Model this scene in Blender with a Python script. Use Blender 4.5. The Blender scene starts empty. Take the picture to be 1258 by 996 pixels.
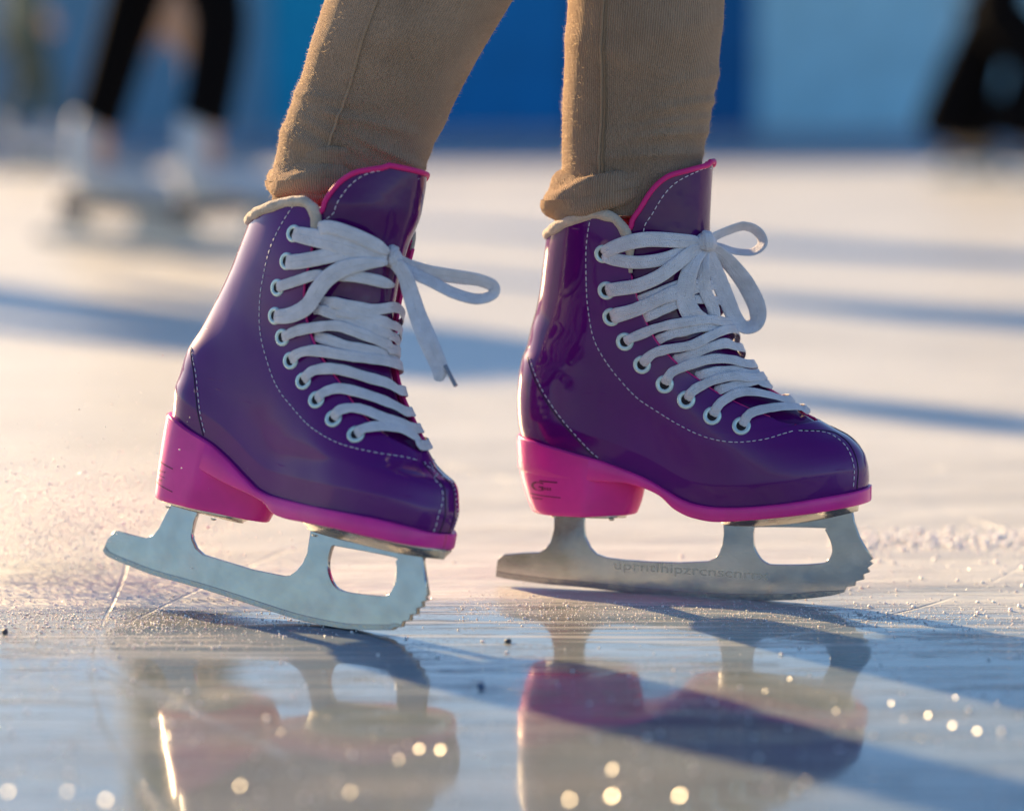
import bpy, bmesh, math, random
import numpy as np
from mathutils import Vector, Matrix, noise
R=math.radians
random.seed(7); rng=np.random.default_rng(7)
SC=bpy.context.scene; COL=SC.collection
def sstep(a,b,x):
    t=np.clip((np.asarray(x,float)-a)/(b-a),0,1); return t*t*(3-2*t)
def smooth_interp(x,xp,fp):
    """monotone cubic (Fritsch-Carlson) interpolation with flat-slope extrapolation"""
    xp=np.asarray(xp,float); fp=np.asarray(fp,float); x=np.asarray(x,float)
    h=np.diff(xp); d=np.diff(fp)/h
    m=np.zeros_like(fp); m[0]=d[0]; m[-1]=d[-1]
    for i in range(1,len(fp)-1):
        if d[i-1]*d[i]>0: m[i]=2*d[i-1]*d[i]/(d[i-1]+d[i])
    xc=np.clip(x,xp[0],xp[-1]); k=np.clip(np.searchsorted(xp,xc)-1,0,len(h)-1)
    t=(xc-xp[k])/h[k]
    y=(2*t**3-3*t**2+1)*fp[k]+(t**3-2*t**2+t)*h[k]*m[k]+(-2*t**3+3*t**2)*fp[k+1]+(t**3-t**2)*h[k]*m[k+1]
    y=y+np.where(x<xp[0],(x-xp[0])*m[0]*.5,0)+np.where(x>xp[-1],(x-xp[-1])*m[-1]*.5,0)
    return y
class Boot:
    """half width field of a boot, millimetres. q is the height above the top of the sole."""
    def __init__(s,D): s.D=D
    def Zt(s,x): return smooth_interp(x,s.D['zt'][0],s.D['zt'][1])
    def Zb(s,x): return smooth_interp(x,s.D['zb'][0],s.D['zb'][1])
    def xf(s,q): return smooth_interp(q,s.D['F'][0],s.D['F'][1])
    def xb(s,q): return smooth_interp(q,s.D['B'][0],s.D['B'][1])
    def xe(s,q): return np.minimum(smooth_interp(q,s.D['E'][0],s.D['E'][1]),s.xf(q))
    def foot(s,u):
        u=np.clip(u,0,1)
        w=smooth_interp(u,[0,.12,.3,.45,.6,.72,.8,1.0],[26,26.5,26,25.5,29.5,33.5,34,34])
        w=w*np.where(u<.13,np.sqrt(np.clip(1-((.13-u)/.13)**2,0,1)),1)
        w=w*np.where(u>.76,np.clip(1-(np.clip((u-.76)/.24,0,1))**2.2,0,1)**(1/2.2),1)
        return w
    def shaft(s,u,q):
        u=np.clip(u,0,1); k=smooth_interp(q,[0,40,75,110,150,200],[29,29,28.5,31,34,33])
        a=2*u-1.0
        a=np.where(a>0,a,a)
        return k*np.clip(1-np.abs(a)**2.35,0,1)**(1/2.1)
    def W(s,x,q,inset=0.0):
        b=s.xb(q)+inset; L=s.xf(q)-inset-b
        u=(x-b)/np.maximum(L,1e-3)
        m=sstep(12,80,q)
        w=s.foot(u)*(1-m)+s.shaft(u,q)*m
        return np.maximum(w*(.94+.06*np.clip(q/14,0,1))-inset*np.clip(w/6,0,1),0)
    def pt(s,x,q,side=-1,off=0.0):
        """surface point, pushed out by off along the surface normal"""
        x=float(x); q=float(q)
        def P(a,b): return np.array([a,side*float(s.W(a,b)),b+float(s.Zt(a))])
        p=P(x,q)
        if off:
            e=.4
            xm=min(x+e,float(s.xf(q))-.05); xn=max(xm-2*e,float(s.xb(q))+.05)
            tx=P(xm,q)-P(xn,q); tq=P(x,q+e)-P(x,q-e)
            n=np.cross(tx,tq); n/=max(np.linalg.norm(n),1e-9)
            if n[1]*side<0: n=-n
            p=p+n*off
        return p
    def nrm(s,x,q,side=-1):
        a=s.pt(x,q,side,0); b=s.pt(x,q,side,1.0); return b-a
    def ring(s,q,t,inset=0.0):
        """t in [-1,1]: -1 near opening ... 0 front ridge ... 1 far; angle-like parameter over the whole slice (|t|=1 back)"""
        b=float(s.xb(q))+inset; f=float(s.xf(q))-inset
        c=(1+math.cos(math.pi*t))/2
        x=b+(f-b)*c
        return x

DATA={"R": {"zt": [[-99.2454, -91.4641, -78.7696, -57.041, -42.3838, -29.8727, -14.8334, -2.3891, 8.1588, 16.957, 28.3693, 40.5049, 69.6589, 96.8424, 120.6571], [98.3179, 97.4943, 95.0107, 89.79, 86.3067, 82.2473, 76.7878, 70.2537, 64.7969, 62.3798, 61.4406, 62.0884, 65.8913, 70.8744, 74.6959]], "zb": [[-101.0835, -63.3001, -29.8265, -19.1432, -6.5017, 3.9811, 14.9008, 27.9306, 49.5068, 69.7596, 89.0777, 105.0329, 121.7879], [77.6944, 73.6824, 73.6049, 71.7285, 67.0189, 58.4552, 54.1509, 52.604, 55.012, 57.9422, 60.9795, 63.6737, 66.2877]], "F": [[-1.4916, 3.8873, 10.3733, 18.4793, 23.5554, 27.7946, 32.8638, 37.1196, 43.5385, 51.2114, 60.3458, 69.7491, 79.2214, 91.3703, 102.7346, 113.8471, 127.5588, 140.8321, 155.7237, 168.7935, 183.3501, 196.9017, 206.443, 213.4442], [118.1104, 118.9939, 118.4415, 116.4778, 113.8959, 110.4314, 104.9834, 98.4708, 89.4075, 79.2509, 68.0552, 56.7389, 48.4427, 40.018, 34.2004, 28.8409, 22.9054, 19.6389, 17.9001, 17.8604, 18.2812, 18.9339, 19.6319, 20.072]], "B": [[-1.5556, 1.2999, 11.4042, 21.6571, 34.6588, 47.796, 55.2982, 67.6038, 80.465, 94.7967, 108.9809, 122.1032, 137.9586, 156.0728, 174.088], [-100.8405, -103.2971, -104.9339, -105.3169, -104.4128, -101.9511, -98.8209, -96.1018, -92.4917, -89.947, -88.261, -86.5671, -84.1635, -83.1003, -82.0343]], "E": [[46.3807, 52.8767, 61.044, 70.6683, 77.8115, 82.9849, 88.8081, 100.7899, 111.1982, 121.6015, 132.4541, 142.741], [75.8456, 61.817, 45.9545, 27.9293, 15.9699, 2.3535, -8.4261, -16.3819, -20.3098, -23.1949, -23.5008, -23.8828]], "eyelets": [[-40.5895, 129.4112], [-38.9945, 107.3986], [-36.1939, 92.0273], [-27.6435, 79.995], [-16.7076, 70.0457], [-2.3354, 65.8295], [11.1959, 63.2442], [27.5958, 56.3208], [45.6876, 49.7367]], "stitch": [[-48.3273, 150.1504], [-50.3512, 140.2023], [-51.9384, 126.8158], [-52.1767, 108.6759], [-51.4869, 92.8603], [-48.1595, 75.6569], [-40.691, 63.9916], [-30.2191, 54.6926], [-17.9008, 47.3287], [-3.3365, 46.1692], [9.222, 46.0755], [25.634, 42.9259], [42.0083, 40.336], [59.7202, 40.325], [70.684, 41.9207], [78.3269, 42.8017]], "heelseam": [[-92.7162, 50.5603], [-83.4846, 35.8519], [-72.2011, 22.6952], [-61.8357, 13.421], [-49.5303, 3.6012], [-43.8477, 0.8841]], "toeseam": [[79.3327, 42.1563], [93.0975, 38.2736], [103.2258, 31.7609], [109.7366, 23.3517], [112.6641, 13.3135], [112.427, 1.1679]], "collar": [[-85.5929, 127.5205], [-73.7738, 136.8287], [-58.9596, 146.4735], [-45.6444, 152.8183], [-34.6293, 153.7704], [-27.4235, 149.4078], [-23.8828, 142.741]], "edge": [[-23.8828, 142.741], [-23.5008, 132.4541], [-23.1949, 121.6015], [-20.3098, 111.1982], [-16.3819, 100.7899], [-8.4261, 88.8081], [2.3535, 82.9849], [15.9699, 77.8115], [27.9293, 70.6683], [45.9545, 61.044], [61.817, 52.8767], [75.8456, 46.3807]], "tongue": [[-23.3873, 141.4322], [-22.8991, 152.9749], [-17.0538, 165.7751], [-9.6156, 180.9899], [-0.4524, 193.7961], [13.0162, 204.0155], [19.5684, 207.4108]], "heelprint": [[-87.1791, -33.0835], [-69.2303, -26.8708]], "blade": [[-120.1773, 5.5079], [-119.8975, 10.8357], [-119.0668, 16.1894], [-114.6614, 19.8259], [-100.9521, 21.6898], [-91.1285, 22.4919], [-86.7792, 25.3629], [-83.5276, 29.7469], [-81.374, 37.7406], [-80.8566, 49.3051], [-60.9056, 50.2924], [-61.1423, 41.4023], [-60.5803, 34.6346], [-57.0589, 27.2366], [-53.2855, 23.5182], [-46.8451, 21.5206], [-34.5579, 20.6376], [-17.5671, 20.5457], [-0.1693, 21.0018], [19.1799, 22.861], [23.8445, 25.1832], [26.412, 28.4147], [28.4308, 34.1826], [29.1404, 40.8992], [28.8026, 48.5796], [109.2263, 56.6953], [110.7939, 52.7408], [113.9456, 43.8238], [117.5552, 37.4554], [122.678, 30.1646], [120.7022, 28.792], [122.7298, 27.1379], [119.2755, 24.4162], [120.8179, 21.9761], [116.8416, 20.2299], [117.3929, 17.2243], [112.4017, 15.6661], [111.9453, 12.8502], [106.9284, 12.0458], [105.4669, 8.9107], [96.422, 6.0776], [81.2349, 3.3727], [63.3757, 1.2624], [35.0159, -0.2073], [0.0042, -0.5194], [-33.3803, 0.5995], [-64.7244, 2.1433], [-84.5632, 2.5536], [-97.6567, 3.3711], [-111.9159, 4.394]], "hole1": [[48.4669, 44.4673], [48.2813, 38.3199], [49.1184, 32.7339], [52.5327, 26.7756], [56.421, 23.9201], [61.0478, 23.1567], [78.4002, 24.1346], [90.0569, 25.5543], [93.8807, 27.0392], [96.5532, 30.7416], [97.248, 34.8374], [95.9028, 40.3407], [92.7846, 46.2567], [90.2376, 47.6449], [52.5572, 46.2114]], "bars": {"a2": [2.0, [[-36.1771, 92.7894], [-31.3762, 97.0829], [-20.9274, 103.4563], [-11.2435, 111.7462], [-0.5633, 123.1156], [7.9968, 130.893], [15.4038, 133.8095]]], "u2": [-1.0, [[-17.4475, 97.8299], [-10.7956, 103.5043], [-2.8768, 111.4364], [5.1127, 119.2968], [15.0802, 124.9479]]], "a3": [3.0, [[-27.488, 79.9015], [-23.3099, 83.9608], [-15.5233, 90.1269], [-4.8396, 99.8851], [7.6756, 109.0558], [19.2318, 113.1879], [28.0282, 111.7703]]], "u3": [-1.0, [[-8.4261, 88.8081], [-1.8888, 95.5178], [5.4146, 102.1052], [17.3084, 108.6084], [26.2727, 108.1107]]], "a4": [4.0, [[-16.6042, 70.0908], [-13.0272, 75.7642], [-7.4362, 82.8679], [3.042, 91.3648], [14.0221, 97.6959], [23.2914, 103.714], [30.1848, 106.8207]]], "u4": [-1.0, [[2.1017, 83.3372], [13.2147, 91.0409], [22.7757, 96.8305], [31.1717, 99.1408], [36.7, 95.8606]]], "a5": [5.0, [[-2.1326, 65.9419], [-0.2026, 71.03], [3.6672, 77.7562], [13.3346, 85.6188], [25.36, 90.1044], [35.5304, 88.6074], [42.7628, 84.6653]]], "u5": [-1.0, [[15.9352, 78.7922], [22.5483, 81.0895], [28.0585, 82.8219], [39.6106, 82.4104], [46.5404, 78.9624]]], "a6": [6.0, [[11.6945, 63.4147], [14.4396, 68.6418], [19.1145, 72.8554], [27.4436, 77.4502], [37.8494, 78.8069], [46.2803, 76.3006]]], "u6": [-1.0, [[27.8912, 71.1509], [33.4367, 72.4501], [40.6155, 73.7699], [49.4306, 74.3514], [54.3215, 71.0368]]], "a7": [7.0, [[28.1003, 56.1935], [30.207, 61.0542], [33.7214, 64.7883], [41.2518, 68.5165], [49.92, 67.4756], [60.5083, 63.3547], [67.5693, 59.98]]], "a8": [8.0, [[46.2729, 49.6877], [48.2485, 53.7621], [51.7108, 56.1775], [59.8059, 56.8431], [68.0798, 56.2016], [74.5286, 54.5096], [77.9172, 52.1872]]]}, "surf": {"top_a": [[-40.5895, 129.4112], [-34.7329, 134.8953], [-22.8733, 143.1033], [-5.9047, 152.3839], [9.4894, 159.0204], [15.8345, 158.4595]], "top_b": [[-40.5895, 129.4112], [-33.3026, 128.9315], [-17.9768, 132.5557], [-3.4631, 141.8725], [9.5346, 154.0861], [15.8383, 157.9626]], "second": [[-38.9945, 107.3986], [-31.088, 111.7431], [-18.1849, 118.5271], [-6.76, 129.1548], [2.4821, 141.6519], [9.5701, 152.1213], [15.1836, 157.4015]], "third": [[-36.1994, 91.7732], [-28.7921, 96.5305], [-15.8031, 106.0466], [-3.3921, 118.6115], [8.0692, 127.9559], [16.9811, 132.9772]], "under1": [[-20.366, 106.6777], [-8.2522, 117.3798], [3.5529, 128.8789], [12.1132, 135.6024]]}, "heel0": [[-94.5395, -10.0, 61.6293], [-89.8434, -18.0, 52.1209], [-52.3093, -24.0, 51.2931], [-33.5352, -12.0, 50.3831], [-27.0147, -0.0, 57.1506], [-26.3308, -0.0, 66.4983]], "edge_from": 39.0, "tops": [9.0, 10.0, 24.0, 25.0], "free": {"knot": [[14.5344, -14.0, 220.6379], [18.3579, -13.0, 222.139], [21.7701, -8.0, 220.4645]], "loop_side": [[19.1469, -12.0, 221.1109, 9.0], [23.3265, -4.0, 225.7846, 8.0], [29.6168, 4.0, 229.0243, 8.0], [37.8936, 8.0, 231.4717, 8.0], [45.6607, 10.0, 228.4909, 8.5], [49.3151, 10.0, 221.5365, 9.0], [43.9828, 9.0, 215.991, 8.5], [33.9082, 6.0, 215.9773, 8.0], [25.0126, 0.0, 219.1343, 8.0], [19.217, -8.0, 220.4251, 8.0]], "loop_hanging": [[19.7033, -10.0, 219.5327, 9.0], [25.4797, -4.0, 214.8434, 10.0], [33.1657, 3.0, 205.5973, 11.0], [40.358, 8.0, 194.3906, 12.0], [46.2164, 10.0, 181.2936, 12.0], [45.8108, 10.0, 172.2052, 11.0], [39.6166, 8.0, 169.175, 10.0], [33.5482, 5.0, 175.3099, 12.0], [28.3925, 0.0, 189.1319, 13.0], [24.018, -6.0, 203.4418, 12.0], [19.4459, -11.0, 218.085, 9.0]], "loop_front": [[17.8473, -15.0, 219.2482, 8.0], [14.0209, -22.0, 211.6132, 9.0], [10.5379, -26.0, 199.4044, 11.0], [10.1343, -26.0, 187.0092, 12.0], [14.2983, -24.0, 178.027, 12.0], [21.0396, -18.0, 172.7582, 11.0], [27.3256, -10.0, 170.7904, 9.0], [32.1083, -2.0, 171.7868, 7.0]], "loop_back": [[18.6348, -14.0, 218.2193, 7.0], [18.9286, -19.0, 206.5823, 8.0], [20.0605, -19.0, 194.2004, 8.0], [24.3065, -15.0, 182.5801, 8.0], [25.1577, -14.0, 175.5448, 7.0]], "aglet": [[-3.056, -36.0, 180.9786], [0.4695, -34.0, 184.8739]]}, "pose": [0.3141592653589793, 0, 0, 0.10434715, 1.51056278, 0.0]}, "L": {"zt": [[-76.0271, -69.6478, -61.0689, -41.6631, -27.3944, -12.9092, 0.8997, 10.0151, 19.8407, 56.1174, 90.6659, 105.5093, 115.778, 131.5368], [100.2037, 98.2768, 95.4608, 90.0866, 83.868, 76.0101, 69.8393, 68.6634, 68.586, 69.7328, 71.0071, 70.4432, 69.0476, 68.2366]], "zb": [[-76.1432, -29.8716, 4.4716, 17.299, 25.5929, 39.4489, 70.9712, 101.9419, 116.2666, 132.201], [81.5298, 70.2585, 64.1643, 58.3576, 58.03, 58.8125, 60.3039, 60.2302, 60.2085, 60.3836]], "F": [[-1.0, 5.0, 11.0, 19.2243, 25.2584, 28.3947, 30.6037, 35.2263, 42.7536, 51.7397, 60.1939, 69.4087, 81.5794, 92.2389, 102.3124, 113.1405, 126.5356, 142.0705, 156.8978, 168.8375, 179.7375, 191.5021, 204.2071], [118.6, 120.2, 120.8, 119.0823, 116.9972, 113.6591, 107.5749, 99.1362, 91.5463, 83.4711, 76.5622, 69.7676, 63.248, 58.3523, 56.295, 54.6226, 53.4344, 52.889, 54.2419, 54.9253, 55.0692, 54.9833, 53.7886]], "B": [[-5.9845, 0.2232, 8.4228, 16.2534, 23.0236, 39.5883, 55.9437, 73.8163, 100.8809, 115.8747, 129.0431, 146.6111, 165.7063], [-95.3475, -91.318, -91.8429, -92.4279, -91.1212, -88.9639, -82.185, -76.3703, -67.0162, -62.9216, -59.2448, -54.5353, -50.5036]], "E": [[42.5542, 46.6464, 53.1651, 62.272, 73.0749, 82.5247, 92.2135, 104.8485, 116.1432, 126.5146, 137.7163, 149.8261, 161.4621], [90.5586, 81.1662, 68.3046, 54.8908, 42.4976, 31.2987, 22.6072, 15.1956, 11.1347, 10.1936, 11.3676, 12.0139, 12.3438]], "eyelets": [[-2.2097, 151.9967], [-4.161, 134.4955], [-8.8653, 115.8401], [-7.8827, 99.8127], [-0.121, 91.4948], [8.2902, 80.4106], [19.9232, 70.4163], [32.0382, 61.1485], [47.0683, 52.115], [64.0377, 45.2461]], "stitch": [[-6.4662, 166.5802], [-13.9006, 148.636], [-19.7404, 129.6723], [-22.1158, 109.5712], [-21.3567, 95.4962], [-17.7853, 82.9273], [-10.1847, 73.4402], [1.6059, 63.2079], [16.254, 54.1521], [30.72, 46.3116], [46.5966, 40.824], [60.6296, 38.0999], [79.5629, 36.773], [92.4948, 37.011], [97.0526, 36.3264]], "heelseam": [[-74.8733, 43.8706], [-65.0686, 34.5635], [-59.3819, 24.7043], [-53.0996, 11.463], [-47.4399, 1.5594]], "toeseam": [[97.9638, 36.0897], [100.5863, 34.1564], [107.7258, 30.4949], [115.765, 26.0233], [119.0626, 15.4482], [118.8396, 5.8816], [117.5459, 0.3409]], "collar": [[-52.719, 133.1456], [-42.8697, 140.5393], [-28.4464, 153.0453], [-13.6461, 165.9375], [-0.3322, 172.3074], [8.0771, 169.4516], [12.3438, 161.4621]], "edge": [[12.3438, 161.4621], [12.0139, 149.8261], [11.3676, 137.7163], [10.1936, 126.5146], [11.1347, 116.1432], [15.1956, 104.8485], [22.6072, 92.2135], [31.2987, 82.5247], [42.4976, 73.0749], [54.8908, 62.272], [68.3046, 53.1651], [81.1662, 46.6464], [90.5586, 42.5542]], "tongue": [[13.8282, 157.3528], [14.3448, 171.4408], [19.1459, 183.2864], [27.0366, 192.6482], [36.6405, 197.9834], [45.4841, 200.6853]], "heelprint": [[-70.5969, -18.4752], [-52.2652, -15.578]], "blade": [[-133.2487, 7.1999], [-131.2365, 14.4238], [-126.1056, 21.2274], [-114.6495, 20.9674], [-99.8747, 21.4129], [-94.7994, 24.5248], [-91.202, 29.3889], [-83.8228, 43.7453], [-61.5128, 46.1503], [-64.5548, 39.4171], [-65.0105, 31.6653], [-63.4234, 27.907], [-59.3724, 23.6457], [-52.7165, 20.9639], [-39.4127, 20.7197], [-13.805, 20.1072], [11.4766, 21.5264], [16.2395, 22.7976], [20.4243, 26.4195], [24.0917, 32.1467], [25.7356, 38.422], [25.2525, 45.7289], [107.7931, 53.2263], [108.9869, 50.6082], [112.9841, 40.9466], [116.5501, 33.1275], [115.1955, 31.398], [116.7297, 29.8261], [113.5977, 28.1798], [114.7872, 25.5764], [111.0913, 23.7989], [111.83, 20.6149], [107.4589, 19.1577], [107.6391, 15.8436], [103.253, 14.3757], [102.7648, 11.3844], [98.3614, 9.9057], [95.572, 7.8284], [86.1996, 5.6978], [71.8126, 2.6705], [58.8469, 0.7015], [38.7642, -0.6541], [19.4021, -1.0553], [-16.0974, 0.0336], [-45.1393, 0.733], [-68.5562, 0.7475], [-87.9718, 0.6756], [-110.0001, 2.1834], [-127.9689, 4.1195]], "hole1": [[43.1128, 46.4785], [41.8983, 39.8458], [42.4516, 33.5816], [45.6532, 27.8883], [49.6353, 24.0932], [54.3356, 22.4243], [64.0838, 22.6016], [84.5927, 25.3977], [88.9886, 27.0862], [91.824, 31.5626], [92.4564, 36.5168], [91.8477, 41.6838], [90.1036, 46.6118], [87.4713, 48.9484], [46.7513, 46.745]], "bars": {"t1": [-1.0, [[21.8149, 117.9898], [32.5001, 118.7945], [41.1661, 118.3766], [49.6128, 118.2735], [53.7271, 120.9183]]], "t2": [-1.0, [[28.3991, 114.2939], [35.8825, 114.0887], [44.9125, 113.8055], [52.6188, 112.3244], [54.8691, 110.413]]], "t3": [-1.0, [[17.7593, 112.9825], [24.5745, 113.186], [31.5573, 112.4136], [40.7025, 110.5967], [50.1378, 107.188], [55.303, 105.4347], [55.8377, 104.3546]]], "a4": [4.0, [[-0.081, 91.2698], [5.0119, 94.9757], [11.5596, 98.9167], [23.0889, 102.8594], [34.4902, 105.688], [43.373, 104.3236], [52.407, 101.3884], [56.7014, 98.5344], [57.1917, 96.7483]]], "u4": [-1.0, [[20.7543, 97.182], [32.1112, 96.6559], [43.3521, 94.6617], [52.4508, 94.5251], [57.7103, 93.2042], [58.3103, 92.0381]]], "a5": [5.0, [[8.2902, 80.4106], [12.3027, 84.1055], [17.9497, 87.5421], [27.2727, 89.6175], [40.0232, 89.2532], [50.8782, 89.2515], [58.2511, 89.1464], [59.766, 88.2709]]], "a6": [6.0, [[20.1439, 70.4555], [22.6279, 73.8174], [26.1281, 77.3283], [33.4027, 79.9477], [43.0265, 80.4934], [55.6188, 78.3224], [64.1654, 76.2902], [67.3652, 73.3549]]], "a7": [7.0, [[32.4154, 60.7164], [34.7328, 63.5236], [37.4506, 66.3946], [43.522, 69.303], [52.0174, 69.2229], [62.7664, 67.2534], [72.0732, 63.7537], [75.3495, 61.621]]], "a8": [8.0, [[47.4597, 51.6835], [48.7952, 54.8358], [51.6036, 57.749], [58.0125, 59.3447], [65.4553, 58.1711], [73.1755, 55.6294], [79.6339, 54.1386], [82.4873, 52.7775]]], "a9": [9.0, [[64.144, 45.0169], [66.3321, 47.3482], [69.3449, 49.3498], [75.2838, 50.9699], [81.8879, 50.499], [87.4049, 47.1327], [90.193, 44.0847]]]}, "surf": {"top_a": [[-2.2097, 151.9967], [6.4475, 153.5666], [20.6055, 153.632], [35.1737, 152.6268], [45.141, 150.2629], [50.259, 149.2833]], "top_b": [[14.6174, 158.926], [24.3055, 161.4227], [36.3574, 159.5081], [45.6823, 156.0652], [50.6723, 152.6949]], "second": [[-4.161, 134.4955], [4.2398, 137.5119], [17.3249, 142.0632], [31.4601, 147.2441], [43.5446, 148.4933], [50.2957, 147.8913]], "third": [[-8.8653, 115.8401], [-0.3474, 122.9792], [12.506, 130.2557], [23.6067, 134.9899]], "fourth": [[-7.8827, 99.8127], [-0.2522, 103.7475], [8.9613, 108.0524], [17.0146, 114.2914], [21.5506, 123.6783], [26.4784, 132.1226], [34.679, 139.6816], [43.9175, 144.3059], [50.3228, 146.9627]], "under1": [[29.5084, 134.5249], [39.3296, 135.7398], [48.1131, 135.2721], [52.9765, 133.994]]}, "heel0": [[-91.1511, -10.0, 54.6686], [-55.2631, -18.0, 52.1919], [-21.0219, -24.0, 50.7752], [-8.6307, -12.0, 50.7657], [-14.688, 0.0, 56.0138]], "edge_from": 35.0, "tops": [7.0, 8.0, 21.0, 22.0], "free": {"knot": [[43.5199, -6.0, 220.2048], [48.9437, -5.0, 219.6457], [53.4152, -2.0, 216.7913]], "loop_side": [[50.9633, -6.0, 219.3178, 8.0], [59.5103, 2.0, 216.718, 8.0], [71.9106, 6.0, 215.1358, 9.0], [86.7645, 10.0, 215.3766, 9.0], [100.2665, 14.0, 215.9156, 8.0], [109.8611, 16.0, 213.7318, 8.0], [109.7996, 16.0, 208.9297, 8.0], [101.7125, 13.0, 204.9668, 8.0], [88.4744, 9.0, 205.878, 8.0], [74.5356, 4.0, 209.9616, 8.0], [61.7351, 0.0, 213.3993, 8.0], [52.4545, -6.0, 218.0785, 8.0]], "tail": [[54.7388, -8.0, 217.1811, 8.0], [61.2099, -5.0, 210.7714, 9.0], [67.862, -3.0, 198.9787, 10.0], [76.1118, -2.0, 185.9132, 11.0], [87.6239, -2.0, 171.9061, 11.0], [95.8341, -2.0, 161.7748, 10.0], [96.407, -2.0, 154.2262, 5.0]], "aglet": [[98.7553, -1.0, 163.786], [103.395, -1.0, 158.8372], [108.6827, -1.0, 153.5428]]}, "pose": [0.6038839211900381, 0.10821041362364843, -0.17453292519943295, -0.14923, 1.4438, 0.006]}}
# ---------------------------------------------------------------- camera
PITCH=math.atan(348/3000); CAMH=0.295205
cam=bpy.data.cameras.new('camera'); co=bpy.data.objects.new('camera',cam); COL.objects.link(co)
co.location=(0,0,CAMH); co.rotation_euler=(math.pi/2-PITCH,0,0)
cam.sensor_width=36; cam.lens=36*3000/1258; cam.clip_start=.01; cam.clip_end=2000
cam.dof.use_dof=True; cam.dof.focus_distance=1.475; cam.dof.aperture_fstop=3.0; cam.dof.aperture_blades=0
SC.camera=co
def at(u,v,Y):
    """point of the place at distance Y along the view axis (used to measure the photograph)"""
    F=3000.
    d=Vector((0,math.cos(PITCH),-math.sin(PITCH)))+Vector((1,0,0))*((u-629)/F)-Vector((0,math.sin(PITCH),math.cos(PITCH)))*((v-498)/F)
    return Vector((0,0,CAMH))+d*(Y/d.y)
# ---------------------------------------------------------------- light
SUN_EL=R(19); TRAVEL=Vector((.62,-.785,0)).normalized()
sd=-TRAVEL*math.cos(SUN_EL)+Vector((0,0,math.sin(SUN_EL)))     # direction to the sun
w=bpy.data.worlds.new('World'); SC.world=w; w.use_nodes=True
nt=w.node_tree; bg=nt.nodes['Background']; sky=nt.nodes.new('ShaderNodeTexSky'); sky.sky_type='NISHITA'
sky.sun_disc=False; sky.sun_elevation=SUN_EL; sky.sun_rotation=math.atan2(sd.x,sd.y); sky.altitude=50; sky.air_density=1.0; sky.dust_density=.45; sky.ozone_density=4.0
nt.links.new(sky.outputs[0],bg.inputs[0]); bg.inputs[1].default_value=.062
sl=bpy.data.lights.new('sun','SUN'); sl.energy=5.0; sl.angle=R(.9); sl.color=(1,.69,.35)
so=bpy.data.objects.new('sun',sl); COL.objects.link(so); so.rotation_euler=sd.to_track_quat('Z','Y').to_euler(); so.location=(-3,4,3)
SC.view_settings.view_transform='Standard'; SC.view_settings.look='None'; SC.view_settings.exposure=1.5; SC.view_settings.gamma=1
try: SC.cycles.use_denoising=True; SC.cycles.denoiser='OPENIMAGEDENOISE'
except Exception: pass
SC.cycles.max_bounces=8; SC.cycles.sample_clamp_indirect=6; SC.cycles.sample_clamp_direct=0
SC.cycles.caustics_reflective=False; SC.cycles.caustics_refractive=False
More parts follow.
